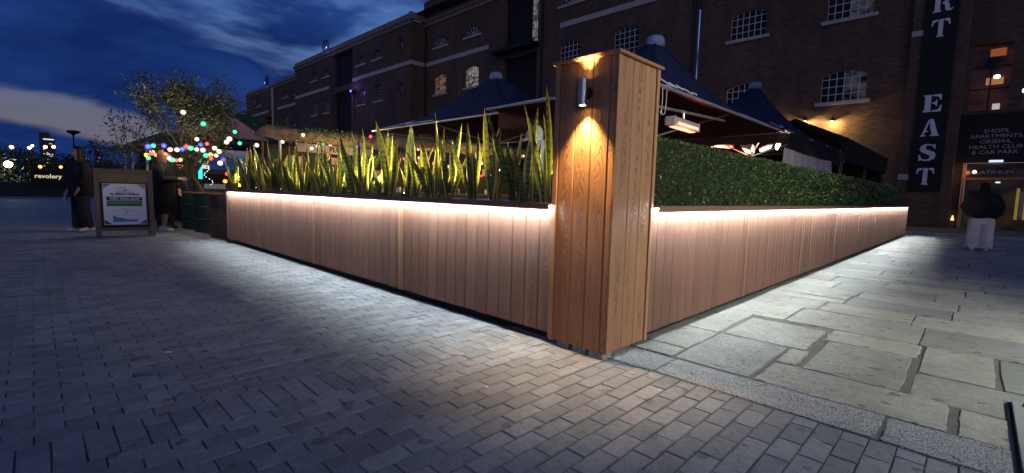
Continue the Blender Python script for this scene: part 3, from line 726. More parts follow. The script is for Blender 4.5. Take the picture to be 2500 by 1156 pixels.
# far left range
mk = [(x, x+2, 11.15, 13.0, 'seg') for x in (-79, -84, -97)] + [(x-.1, x+2.1, 15.9, 17, 'lunette') for x in (-79, -84, -97)]
H = [arch_loop(*a[:4], a[4]) for a in mk] + [[(-92.5, 2), (-88.5, 2), (-88.5, 13.5), (-92.5, 13.5)]]
facade('wall', -103, -74, -.02, 18.65, WF, H, M['brick'], wh, .45)
for a in mk: window(*a[:4], WF, a[4], wh, 4, 5, False, None, True)
child(ob('loading_door', B(-92.5, -88.5, WF+.42, WF+.46, 2, 13.5), M['black']), wh)
for x0, x1 in ((-86.5, -74.2), (-103, -91)): child(ob('string_course', B(x0, x1, WF-.08, WF-.003, 14.2, 14.6), M['stone_trim']), wh)
child(ob('downpipe', T([(-88, WF-.3, 3), (-88, WF-.3, 18)], .22), M['stone_trim']), wh)
cornice(-103, -74, WF-.002, 18.0, wh)
child(ob('end_wall', B(-103.3, -103.002, WF, WF+14, -.02, 18.6), M['brick']), wh)
bm = bmesh.new(); prism(bm, [(WF+.3, 19.2), (WF+8, 22.0), (WF+16, 19.2)], 60, 'x', -103); child(ob('roof', bm, M['slate']), wh)
bm = bmesh.new(); prism(bm, [(PF+.35, 19.3), (WF+8, 21.6), (WF+16, 19.2)], 29.5, 'x', -43.0); child(ob('roof', bm, M['slate']), wh)
child(ob('chimney', B(-45.3, -42.8, WF+1.2, WF+2.6, 19, 21.7), M['brick']), wh)
child(ob('chimney', B(-42.7, -39.2, WF+1.2, WF+2.6, 19, 20.6), M['brick']), wh)
for x, y in ((-64.2, PF+.3), (-92.5, WF+.3)):
    bm = bmesh.new(); tube(bm, [(x+.8*math.cos(R(a)), y, 20.1+.8*math.sin(R(a))) for a in range(0, 361, 20)], .08, 6, False)
    for a in (0, 60, 120): tube(bm, [(x-.8*math.cos(R(a)), y, 20.1-.8*math.sin(R(a))), (x+.8*math.cos(R(a)), y, 20.1+.8*math.sin(R(a)))], .05, 4)
    child(ob('hoist_wheel', bm, M['dark_metal']), wh)
# blue floodlights washing the loading bays
M['blue_lens'] = emission('blue_flood_lens', (.18, .12, 1), 5)
for i, (x, y, z, e, lab) in enumerate(((-55.2, PF-.55, 12.9, 120, 'blue floodlight high on the pavilion beside its loading bay'), (-55.6, PF-.6, 1.2, 260, 'blue floodlight at the foot of the pavilion loading bay'),
                          (-61.7, PF-.6, 19.25, 60, 'blue floodlight on the cornice by the nearer hoist wheel'), (-90.6, WF-.6, 19.2, 60, 'blue floodlight on the cornice by the farther hoist wheel'))):
    f = empty('floodlight', (x, y, z), label=lab, cat='lamp')
    ob('housing', B(-.2, .2, -.1, .12, -.15, .15, bev=.03), M['dark_metal'], f); ob('lens', B(-.16, .16, -.115, -.102, -.11, .11), M['blue_lens'], f)
    ob('bracket', B(-.03, .03, .12, .6, -.03, .03), M['dark_metal'], f)
    lamp('flood', 'POINT', e*.5, (.22, .14, 1), (0, -.35, .1), f, shadow_soft_size=.1)

# ---- nearer warehouse on the right with the vertical sign and the entrance
w2 = empty('brick_warehouse', (-8, WF, 0), label='plain dark brick warehouse with iron-barred arched windows behind the terrace', cat='building')
mk = [(x, x+2.0, z, z+1.6, 'seg') for x in (-11.55, -6.57) for z in (2.4, 6.37, 10.6)]
H = [arch_loop(*a[:4], a[4]) for a in mk]
facade('wall', -13.45, -2.95, -.02, 20, WF+.05, H, M['brick'], w2, .4)
for a in mk: window(*a[:4], WF+.05, a[4], w2, 6, 4, a[2] > 5, M['curtain_glass'] if a[0] == -6.57 and a[2] in (6.37, 10.6) else None)
facade('pier', -2.94, -1.0, -.02, 20, WF-.3, [], M['brick'], w2, .3)
child(ob('pier_return', B(-1.2, -.998, WF-.298, WF+1.4, -.02, 20), M['brick']), w2)
child(ob('pier_return', B(-2.942, -2.8, WF-.298, WF+.04, -.02, 20), M['brick']), w2)
for z in (8.95, 2.25): child(ob('string_course', B(-2.93, -2.5, WF-.36, WF-.303, z, z+.26), M['stone_trim']), w2)
H = [[(-.75, 5.5), (.55, 5.5), (.55, 8.5), (-.75, 8.5)], [(.95, 5.5), (2.6, 5.5), (2.6, 8.5), (.95, 8.5)], [(-.7, 0), (3.4, 0), (3.4, 3.1), (-.7, 3.1)]]
facade('entrance_wall', -.99, 6, -.02, 20, WF+1.2, H, M['brick'], w2, .4)
M['lit_far'] = lit_room('lit_upper_room', (1, .34, .16), .03, 6.6, .35)
for a, b in ((-.75, .55), (.95, 2.6)):
    child(ob('upper_window', B(a, b, WF+1.5, WF+1.53, 5.5, 8.5), M['lit_far']), w2)
    for z in (6.5, 7.5): child(ob('glazing_bar', B(a, b, WF+1.44, WF+1.48, z-.03, z+.03), M['dark_metal']), w2)
    child(ob('glazing_bar', B((a+b)/2-.03, (a+b)/2+.03, WF+1.43, WF+1.475, 5.5, 8.5), M['dark_metal']), w2)
M['pink_bulb'] = emission('hot_pink_white_lamp', (1, .62, .75), 6); M['or_panel'] = emission('orange_panel', (1, .26, .08), .25); M['wt_panel'] = emission('white_panel', (1, .9, .8), .45)
M['amber_glow'] = emission('amber_glow_surface', (1, .42, .14), .35)
child(ob('room_lamp', ball(bmesh.new(), (.1, WF+1.42, 7.02), .10, 2, 1.2, .6, .9), M['pink_bulb']), w2); child(ob('lamp_shade', B(-.25, .33, WF+1.44, WF+1.49, 6.68, 7.0, bev=.02), M['amber_glow']), w2)
child(ob('room_lamp', ball(bmesh.new(), (1.05, WF+1.42, 6.28), .10, 2, 1.2, .6, .9), M['pink_bulb']), w2)
child(ob('lit_panel', B(-.2, .32, WF+1.42, WF+1.48, 7.95, 8.3, bev=.02), M['or_panel']), w2)
child(ob('lit_panel', B(.05, .3, WF+1.42, WF+1.48, 5.52, 5.8, bev=.01), M['wt_panel']), w2); child(ob('lit_panel', B(1.6, 1.9, WF+1.42, WF+1.48, 6.6, 7.0, bev=.02), M['wt_panel']), w2)
child(ob('fascia', B(-.98, 3.5, WF+.95, WF+1.17, 3.12, 5.3), M['black']), w2)
M['letter'] = simple('grey_white_lettering', (.78, .78, .80), .6, var=.15, nscale=3)
M['letter_dim'] = simple('dull_lettering', (.36, .36, .36), .6)
for k, s in enumerate(('SHOPS,', 'APARTMENTS,', 'CINEMA,', 'HEALTH CLUB', '& CAR PARK')):
    o = text_mesh(s, .235, M['letter_dim'], None, (.30, WF+.945, 4.50-.24*k), (R(90), 0, 0), 'lettering', .004, .002, 1.15); child(o, w2)
M['frame_or'] = simple('orange_lit_door_frame', (.55, .22, .07), .5)
for x0, x1, z0, z1 in ((-.68, -.58, 0, 3.05), (-.58, 3.3, 2.30, 2.38), (1.62, 1.70, 0, 2.29)): child(ob('door_frame', B(x0, x1, WF+1.05, WF+1.15, z0, z1), M['frame_or']), w2)
child(ob('door_glass', B(-.57, 3.3, WF+1.62, WF+1.65, 0, 3.08), lit_room('lobby_glow', (1, .62, .22), .022, 3.1, .5)), w2)
o = text_mesh('PLATINUM', .22, M['letter_dim'], None, (.30, WF+1.03, 2.62), (R(90), 0, 0), 'lettering', .004, .002, 1.3); child(o, w2)
M['blue_tube'] = emission('cool_tube', (.55, .75, 1), 1.3)
child(ob('tube_light', B(.15, .62, WF+.9, WF+.94, 3.08, 3.18, bev=.02), M['blue_tube']), w2)
child(ob('tube_light', B(.45, .62, WF+1.5, WF+1.55, 2.15, 2.22, bev=.02), M['blue_tube']), w2)
M['bulb_w0'] = emission('white_globe', (1, .95, .85), 4)
child(ob('room_lamp', ball(bmesh.new(), (-.28, WF+1.02, 2.66), .07), M['bulb_w0']), w2)
M['yellow_panel'] = simple('yellow_lit_banner', (.5, .36, .05), .6, emit=(1, .7, .12), es=.16, var=.6, nscale=4)
for k in range(4): child(ob('banner', B(1.15+.13*k, 1.25+.13*k, WF+.98, WF+1.0, .5+.1*(k % 2), 1.9-.15*(k % 3)), M['yellow_panel'] if k in (0, 2) else M['letter_dim']), w2)
child(ob('floor_lamp', L([(.07, 0), (.03, .2), (.02, .24)], 10, (-.86, WF+1.0, .35)), emission('small_yellow_lamp', (1, .7, .2), 1.4)), w2)

lamp('door_frame_fill', 'POINT', 4, (1, .45, .12), (-.55+8, .55, 2.7), w2, shadow_soft_size=.1)  # added point lamp in front of the doors, warms their frames
# ---- the vertical sign
sg = empty('vertical_sign', (-1.93, WF-.32, 1.7), label='tall black vertical sign board with white stencil letters ending in EAST', cat='sign')
ob('board', B(-.58, .58, -.08, 0, 0, 12.5), M['black'], sg)
def letter(polys, z, name):
    bm = bmesh.new()
    for p in polys: prism(bm, [((a-.5)*.66, b*.78) for a, b in p], -.02, 'y', -.082)
    return ob('letter', bm, M['letter'], sg, loc=(0, 0, z))
LT = [[(.33, 0), (.70, 0), (.70, .06), (.63, .1), (.63, 1), (.38, 1), (.38, .1), (.33, .06)], [(.34, 1), (.06, 1), (.0, .66), (.07, .66), (.14, .84), (.34, .92)], [(.67, 1), (.95, 1), (1, .66), (.93, .66), (.86, .84), (.67, .92)]]
LE = [[(0, 0), (.44, 0), (.44, .08), (.42, .1), (.42, .9), (.44, .92), (.44, 1), (0, 1), (0, .94), (.09, .9), (.09, .1), (0, .06)], [(.49, 1), (.95, 1), (.97, .66), (.9, .66), (.8, .86), (.49, .92)], [(.49, 0), (.97, 0), (1, .36), (.93, .36), (.82, .12), (.49, .08)], [(.49, .46), (.62, .46), (.7, .32), (.75, .32), (.75, .7), (.7, .7), (.62, .56), (.49, .56)]]
LA = [[(.0, 0), (.3, 0), (.3, .05), (.2, .08), (.26, .25), (.42, .25), (.42, .33), (.29, .33), (.45, .84), (.40, 1), (.08, .08), (0, .05)], [(.45, 1), (.66, 1), (.95, .08), (1.02, .05), (1.02, 0), (.52, 0), (.52, .05), (.62, .08), (.47, .72)]]
def s_curve():
    a = [(.93, .70), (.88, .98), (.83, .98), (.79, .93), (.6, 1.0), (.36, 1.0), (.12, .88), (.06, .7), (.16, .54), (.4, .43), (.62, .32), (.64, .18), (.54, .09), (.38, .07), (.2, .14), (.1, .36), (.04, .36), (.06, .0), (.11, .0), (.16, .05), (.38, -.01), (.64, .0), (.9, .12), (.97, .32), (.88, .50), (.66, .60), (.44, .68), (.36, .80), (.44, .91), (.58, .93), (.76, .86), (.87, .70)]
    return [a]
LR = [[(0, 0), (.44, 0), (.44, .06), (.37, .1), (.37, .9), (.44, .94), (.44, 1), (0, 1), (0, .94), (.09, .9), (.09, .1), (0, .06)], [(.48, 1), (.68, 1), (.9, .9), (.95, .74), (.88, .58), (.70, .5), (.84, .42), (.88, .12), (.97, .09), (1.03, .16), (1.06, .1), (.95, 0), (.74, .0), (.64, .1), (.6, .40), (.48, .45), (.48, .53), (.6, .56), (.66, .74), (.6, .9), (.48, .94)]]
LO = [[(.46, 1), (.2, .92), (.03, .7), (0, .5), (.03, .3), (.2, .08), (.46, 0), (.46, .08), (.34, .2), (.3, .5), (.34, .8), (.46, .92)], [(.54, 1), (.8, .92), (.97, .7), (1, .5), (.97, .3), (.8, .08), (.54, 0), (.54, .08), (.66, .2), (.7, .5), (.66, .8), (.54, .92)]]
LP_ = [LR[0], [(.48, 1), (.68, 1), (.92, .9), (.98, .72), (.92, .55), (.7, .45), (.48, .45), (.48, .53), (.6, .56), (.66, .74), (.6, .9), (.48, .94)]]
for z, l in ((.30, LT), (1.42, s_curve()), (2.56, LA), (3.68, LE), (7.06, LT), (8.18, LR), (9.3, LO), (10.42, LP_)): letter(l, z, 'letter')

# ---- warm wall lights above the far canopy
M['warm_bulb'] = emission('warm_wall_lamp', (1, .72, .32), 10)
for i, (x, z) in enumerate(((-7.1, 5.55), (-5.85, 5.45))):
    f = empty('wall_lantern', (x, WF+.05, z), label=('left' if i == 0 else 'right') + '-hand warm lantern of the pair on the brick wall above the canopies', cat='lamp', group='lanterns on the warehouse wall')
    ob('arm', T([(0, 0, .1), (0, -.3, .12), (0, -.34, 0)], .025), M['dark_metal'], f)
    ob('shade', L([(.03, .06), (.1, 0), (.14, -.14), (.12, -.14), (.02, .04)], 12, (0, -.34, 0), False), M['dark_metal'], f)
    ob('bulb', ball(bmesh.new(), (0, -.34, -.1), .05), M['warm_bulb'], f)
    lamp('glow', 'POINT', 150, (1, .66, .24), (0, -.40, -.2), f, shadow_soft_size=.06)

# ================================================================== PARASOLS ON THE TERRACE
def cloth_mat(name, col, trans=0., rough=.8):
    m, t = new_mat(name); g = t.add('ShaderNodeNewGeometry').outputs['Position']
    n = t.noise(g, 2.2, 5, .6); f = t.m('ADD', t.m('MULTIPLY', n, .8), .6)
    t.put(t.b.inputs['Base Color'], t.mix(1., col, t.comb(f, f, f), 'MULTIPLY')); t.put(t.b.inputs['Roughness'], rough); t.put(t.b.inputs['Specular IOR Level'], .25)
    h = t.m('ADD', t.noise(g, 3.5, 4), t.m('MULTIPLY', t.noise(g, 400., 2), .05))
    bn = t.add('ShaderNodeBump', {'Strength': .55, 'Distance': .08, 'Height': h}); t.put(t.b.inputs['Normal'], bn.outputs[0]); return m
M['navy'] = cloth_mat('navy_canvas', (.015, .023, .060)); M['canvas_dark'] = cloth_mat('dark_brown_canvas', (.05, .03, .028)); M['black_canvas'] = cloth_mat('black_canvas', (.012, .011, .012))
M['cap_cloth'] = cloth_mat('pale_blue_cap', (.20, .25, .42)); M['white_ink'] = simple('white_print', (.7, .7, .75), .6)
def canopy_z(u, v, ze, za, p=1.75):
    r = max(abs(u), abs(v)); return ze+(za-ze)*max(0., 1-r)**p + .0*u
def parasol(x0, x1, y0, y1, ze, za, label, logos=(), valance=.0, pole=True):
    cx, cy = (x0+x1)/2, (y0+y1)/2; hx, hy = (x1-x0)/2, (y1-y0)/2
    p = empty('square_parasol', (cx, cy, 0), label=label, cat='parasol', group='navy terrace parasols')
    bm = bmesh.new(); n = 28; G = {}
    for i in range(n+1):
        for j in range(n+1):
            u, v = -1+2*i/n, -1+2*j/n; r = max(abs(u), abs(v)); t = (u if abs(v) >= abs(u) else v)/(r or 1)
            # cloth bellies in between the ribs and cups slightly along the edges
            sag = -.05*(1-t*t)*r*(1-r)*3 - .035*(1-t*t)*(r**8)
            G[i, j] = bm.verts.new((u*hx*(1-.012*(1-t*t)*r), v*hy*(1-.012*(1-t*t)*r), canopy_z(u, v, ze, za)+sag+.008*noise.noise(Vector((u*6+cx, v*6+cy, 3)))))
    for i in range(n):
        for j in range(n): bm.faces.new((G[i, j], G[i+1, j], G[i+1, j+1], G[i, j+1]))
    bl = bm.copy()
    for v in bl.verts: v.co = Vector((v.co.x*.995, v.co.y*.995, v.co.z-.03))
    ob('canopy', bm, M['navy'], p, smooth=True); ob('lining', bl, M['canvas_dark'], p, smooth=True)
    ob('vent_cap', L([(.175, -.16), (.165, -.05), (.14, .0), (.07, .03), (0, .035)], 20, (0, 0, za+.0)), M['cap_cloth'], p, smooth=True)
    for a, b in (((-1, -1), (1, -1)), ((1, -1), (1, 1)), ((1, 1), (-1, 1)), ((-1, 1), (-1, -1))):
        ob('edge_rail', T([(a[0]*hx, a[1]*hy, ze-.05), (b[0]*hx, b[1]*hy, ze-.05)], .022, 6), M['alu'], p)
    for a in ((-1, -1), (1, -1), (1, 1), (-1, 1)):
        ob('rib', T([(0, 0, za-.5), (a[0]*hx*.5, a[1]*hy*.5, ze+(za-ze)*.5**1.75-.1), (a[0]*hx, a[1]*hy, ze-.05)], .02, 6), M['alu'], p)
        ob('strut', T([(0, 0, ze-.35), (a[0]*hx*.55, a[1]*hy*.55, ze+.22)], .018, 6), M['alu'], p)
    for (a, b) in ((-1, -1), (1, -1), (1, 1), (-1, 1), (0, -1), (1, 0), (0, 1), (-1, 0)):
        ob('seam', T([(a*hx*t*.985, b*hy*t*.985, canopy_z(a*t, b*t, ze, za)+(.006 if a*b else -.05*t*(1-t)*3-.035*t**8+.008)) for t in (q/14 for q in range(1, 15))], .009, 5), M['navy'], p)
    ob('pole', T([(0, 0, 0), (0, 0, za)], .05, 10), M['dark_metal'], p)
    ob('base', B(-.5, .5, -.5, .5, 0, .12, bev=.02), M['dark_metal'], p)
    for (lx, ly, ang, sc_, face) in logos:
        # painted signature: a wavering stroke lying on the cloth
        c = bmesh.new(); pts = []
        for k in range(44):
            t = k/43; a, h_ = (t-.5)*1.25*sc_, (.10*math.sin(t*31)*(1-.6*t)+.06*math.sin(t*13+1)+.05*math.sin(t*57))*sc_*(1.4 if t < .25 else .8)
            if face == 'x': u, v = min(.97, lx-h_*.5/hx), ly+a/hy
            else: u, v = lx+a/hx, max(-.97, ly+h_*.5/hy)
            zz = canopy_z(u, v, ze, za)
            nrm = Vector((.5, 0, .8)) if face == 'x' else Vector((0, -.5, .8))
            q = Vector((u*hx, v*hy, zz-.02)) + nrm*.035
            pts.append(q)
        tube(c, pts, .009*sc_+.004, 4); ob('printed_signature', c, M['white_ink'], p)
    return p
parasol(-6.1, -3.0, 5.5, 11.1, 2.55, 4.05, 'navy square parasol with pale cap standing directly behind the corner pillar', [(.62, -.32, 0, 1.0, 'x')])
parasol(-11.8, -6.3, 6.5, 10.4, 2.70, 4.12, 'navy square parasol with pale cap above the snake plants on the left', [(-.42, -.80, 0, 1.0, 'y'), (.62, -.7, 0, .35, 'y')])
parasol(-6.2, -3.05, 11.25, 16.8, 2.62, 4.25, 'navy square parasol at the back, its cap against a warehouse window', [(.72, -.25, 0, .9, 'x')])
# hanging canvas side sheets
def hanging(name, p0, p1, z0, z1, m, label, cat, wave=.04, sag=0, n=24, **kw):
    a, b = Vector((*p0, 0)), Vector((*p1, 0)); d = b-a; nn = Vector((-d.y, d.x, 0)).normalized()
    mid = (a+b)/2; bm = bmesh.new(); rows = []
    for j in range(7):
        f = j/6; row = []
        for i in range(n+1):
            t = i/n; off = wave*(math.sin(t*17+f*2)+.5*math.sin(t*41-f))*(1-f*.6)
            q = a+d*t-mid+nn*off; q.z = z0+(z1-z0)*f - (sag*4*t*(1-t))*(1 if j == 6 else f) + (.02*math.sin(t*23) if j == 0 else 0)
            row.append(bm.verts.new(q))
        rows.append(row)
    for A, C in zip(rows, rows[1:]):
        for i in range(n): bm.faces.new((A[i], A[i+1], C[i+1], C[i]))
    return ob(name, bm, m, loc=mid, smooth=True, label=label, cat=cat, **kw)
hanging('canvas_side_sheet', (-6.0, 5.7), (-6.0, 11.0), 2.2, 2.52, M['canvas_dark'], 'dark brown canvas sheet hanging along the back of the near parasol', 'canvas')
hanging('canvas_side_sheet', (-6.0, 11.12), (-3.15, 11.12), 2.30, 2.53, M['canvas_dark'], 'dark brown canvas sheet hanging between the near and the far parasol', 'canvas')
hanging('canvas_side_sheet', (-3.02, 11.5), (-3.02, 16.6), 2.12, 2.62, M['black_canvas'], 'black canvas valance hanging from the farther parasol above the white cloth', 'canvas')
M['banner_cloth'] = cloth_mat('off_white_banner', (.62, .53, .48))
hanging('cloth_banner', (-2.75, 10.2), (-2.75, 14.3), 1.58, 2.10, M['banner_cloth'], 'creased off-white cloth banner hung behind the hedge', 'banner', .03, .03)
# black awning at the far end
aw = empty('black_awning', (-4.4, 22, 0), label='long black awning on posts at the far end of the terrace', cat='awning')
bm = bmesh.new(); prism(bm, [(-3.0, 2.35), (-2.95, 3.0), (-4.4, 3.7), (-6.0, 3.0), (-6.0, 2.35), (-5.9, 2.35), (-5.9, 2.95), (-4.4, 3.6), (-3.1, 2.95), (-3.1, 2.35)], 8.8, 'y', 17.2)
child(ob('canopy', bm, M['black_canvas']), aw)
for x in (-3.1, -5.9):
    for y in (17.4, 21.6, 25.8): child(ob('post', T([(x, y, 0), (x, y, 2.9)], .05, 8), M['dark_metal']), aw)
child(ob('back_sheet', B(-5.6, -5.55, 17.3, 25.9, .0, 2.5), M['black_canvas']), aw); child(ob('end_sheet', B(-5.5, -3.15, 25.85, 25.9, .0, 2.9), M['black_canvas']), aw)
M['amber_panel'] = lit_room('amber_glass_panel', (1, .5, .14), .9, 2.9)
child(ob('lit_panel', B(-5.4, -5.35, 17.6, 25.4, 1.75, 2.3), M['amber_panel']), aw)
# infrared heaters
M['heat'] = emission('glowing_heater_tube', (1, .16, .09), 7); M['heat_white'] = emission('white_hot_tube', (1, .40, .25), 8)
M['heater_body'] = simple('white_heater_housing', (.62, .58, .54), .4, var=.1)
def heater(loc, rz, tilt, label, big=1, power=18, tube_m=None):
    h = empty('patio_heater', loc, rz, label=label, cat='heater', group='infrared heaters under the parasols'); h.rotation_euler = (0, tilt, rz)
    bm = bmesh.new(); pf = [(-.09, -.05), (-.06, -.085), (.06, -.085), (.09, -.05), (.085, .02), (.05, .055), (-.05, .055), (-.085, .02)]
    bm2 = [(a*big, b*big) for a, b in pf]; prism(bm, bm2, .92*big, 'y', -.46*big); ob('housing', bm, M['heater_body'], h)
    for s in (-1, 1): ob('end_cap', B(-.085*big, .085*big, s*.47*big-.012, s*.47*big+.012, -.08*big, .055*big, bev=.01), M['heater_body'], h)
    ob('heating_tube', B(-.045*big, .045*big, -.39*big, .39*big, -.094*big, -.087*big), tube_m or M['heat'], h)
    ob('heating_tube', B(.078*big, .093*big, -.39*big, .39*big, -.06*big, -.028*big), tube_m or M['heat'], h)
    ob('bracket', T([(0, 0, .05), (0, 0, .2)], .02, 6), M['alu'], h)
    lamp('heat_glow', 'POINT', power, (1, .12, .06), (0, 0, -.16), h, shadow_soft_size=.12)
    return h
heater((-3.35, 7.1, 2.22), R(3), R(0), 'white infrared heater glowing red under the near parasol', 1.0, 26)
heater((-5.3, 13.6, 2.60), R(-25), R(10), 'small infrared heater with a white-hot tube, left under the farther parasol', .9, 14, M['heat_white'])
heater((-4.5, 13.5, 2.50), R(15), R(20), 'infrared heater with a wide red glowing face under the farther parasol', 1.5, 45, M['heat_white'])
ob('heater_rail', T([(-3.35, 5.6, 2.33), (-3.35, 8.7, 2.47)], .022, 8), M['alu'], label='slim metal rail carrying the heater under the near parasol', cat='rail')
M['tube_w'] = emission('cool_white_tube', (1, .93, .8), 9)
for k, (x, y, z, rz, lab) in enumerate(((-4.12, 13.6, 2.42, .5, 'bright white strip light below the farther parasol, left of the pair'), (-3.80, 13.5, 2.45, .3, 'bright white strip light below the farther parasol, right of the pair'))):
    s = empty('strip_light', (x, y, z), rz, label=lab, cat='lamp')
    ob('tube', T([(0, -.5, 0), (0, .5, .0)], .03, 8), M['tube_w'], s); ob('holder', B(-.05, .05, -.55, .55, .03, .07), M['heater_body'], s); lamp('strip_glow', 'POINT', 25, (1, .9, .75), (.1, 0, -.1), s, shadow_soft_size=.2)
# cord with loop hanging from the parasol edge and the clamp
cd_ = empty('pull_cord', (-3.02, 5.75, 2.5), label='thin white cord hanging in a loop from the edge of the near parasol', cat='cord')
pts = [(0, 0, 0), (0, .02, -.12), (0, .01, -.3), (0, .0, -.36), (0, -.02, -.33), (0, .0, -.29), (0, .05, -.35), (0, .10, -.33), (0, .12, -.25), (0, .13, 0)]
ob('cord', T(pts, .006, 6), M['white'], cd_); ob('clamp', B(-.03, .03, .06, .2, -.02, .04, bev=.01), M['alu'], cd_)
# grey work surface and bar behind the planter
bar = empty('bar_counter', (-5.5, 3.9, 0), label='low grey bar counter behind the snake plant planter', cat='counter')
child(ob('top', B(-8.2, -2.6, 3.5, 4.0, .98, 1.03, bev=.01), M['liner']), bar); child(ob('front', B(-8.1, -2.7, 3.55, 3.95, 0, .978), M['black']), bar)

# ================================================================== WHITE HOODED STATUE
M['plaster'] = simple('white_plaster', (.66, .63, .58), .7, var=.2, nscale=5, bump=.3, bscale=12)
st = empty('hooded_statue', (-3.95, 4.45, 0), R(215), label='white plaster statue of a bowed hooded figure behind the snake plants', cat='statue')
def blob(rings, n=18, seed=0, jit_=.012):
    bm = bmesh.new(); rr = []
    for (cx, cy, z, rx, ry) in rings:
        rr.append([bm.verts.new((cx+rx*math.cos(2*math.pi*k/n)*(1+jit_*noise.noise(Vector((k*.9, z*7, seed)))*6), cy+ry*math.sin(2*math.pi*k/n)*(1+jit_*noise.noise(Vector((k*.9, z*7, seed+5)))*6), z)) for k in range(n)])
    for A, C in zip(rr, rr[1:]):
        for k in range(n): bm.faces.new((A[k], A[(k+1) % n], C[(k+1) % n], C[k]))
    bm.faces.new(rr[0][::-1]); bm.faces.new(rr[-1]); return bm
ob('body', blob([(0, 0, 0, .20, .17), (0, 0, .12, .17, .15), (0, 0, .55, .15, .14), (-.01, 0, .85, .17, .16), (-.02, 0, .98, .21, .19), (-.01, 0, 1.10, .19, .17), (0, 0, 1.25, .18, .20), (.0, 0, 1.42, .17, .22), (.01, 0, 1.55, .15, .21), (.03, 0, 1.64, .11, .16), (.05, 0, 1.69, .07, .09)]), M['plaster'], st, smooth=True)
ob('arm', blob([(.10, .20, .98, .05, .05), (.07, .22, 1.15, .075, .07), (.04, .22, 1.35, .085, .075), (.02, .20, 1.5, .085, .07), (.0, .16, 1.60, .06, .06)], 14, 3), M['plaster'], st, smooth=True)
ob('arm', blob([(.10, -.20, .98, .05, .05), (.07, -.22, 1.15, .075, .07), (.04, -.22, 1.35, .085, .075), (.02, -.20, 1.5, .085, .07), (.0, -.16, 1.60, .06, .06)], 14, 4), M['plaster'], st, smooth=True)
ob('hood', blob([(.07, 0, 1.735, .125, .115), (.075, 0, 1.78, .135, .12), (.07, 0, 1.84, .125, .112), (.06, 0, 1.89, .095, .09), (.05, 0, 1.925, .045, .045)], 12, 8), M['plaster'], st, smooth=False)
ob('hood_back', blob([(-.02, 0, 1.60, .10, .11), (-.01, 0, 1.68, .10, .115), (.0, 0, 1.74, .09, .11)], 14, 2), M['plaster'], st, smooth=True)
bm = bmesh.new(); prism(bm, [(.12, -.10), (.22, -.085), (.27, -.04), (.28, 0), (.27, .04), (.22, .085), (.12, .10)], .022, 'z', 1.735); ob('peak', bm, M['plaster'], st)
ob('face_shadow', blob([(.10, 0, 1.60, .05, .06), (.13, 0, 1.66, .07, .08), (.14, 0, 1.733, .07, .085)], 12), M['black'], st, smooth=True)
ob('strap', T([(.16, .12, 1.1), (.19, .1, 1.3), (.17, .08, 1.5), (.08, .05, 1.64)], .009, 6), M['black'], st)
ob('plinth', L([(.28, 0), (.28, .05), (.24, .07)], 20), M['plaster'], st)

st.scale = (.84, .84, 1)
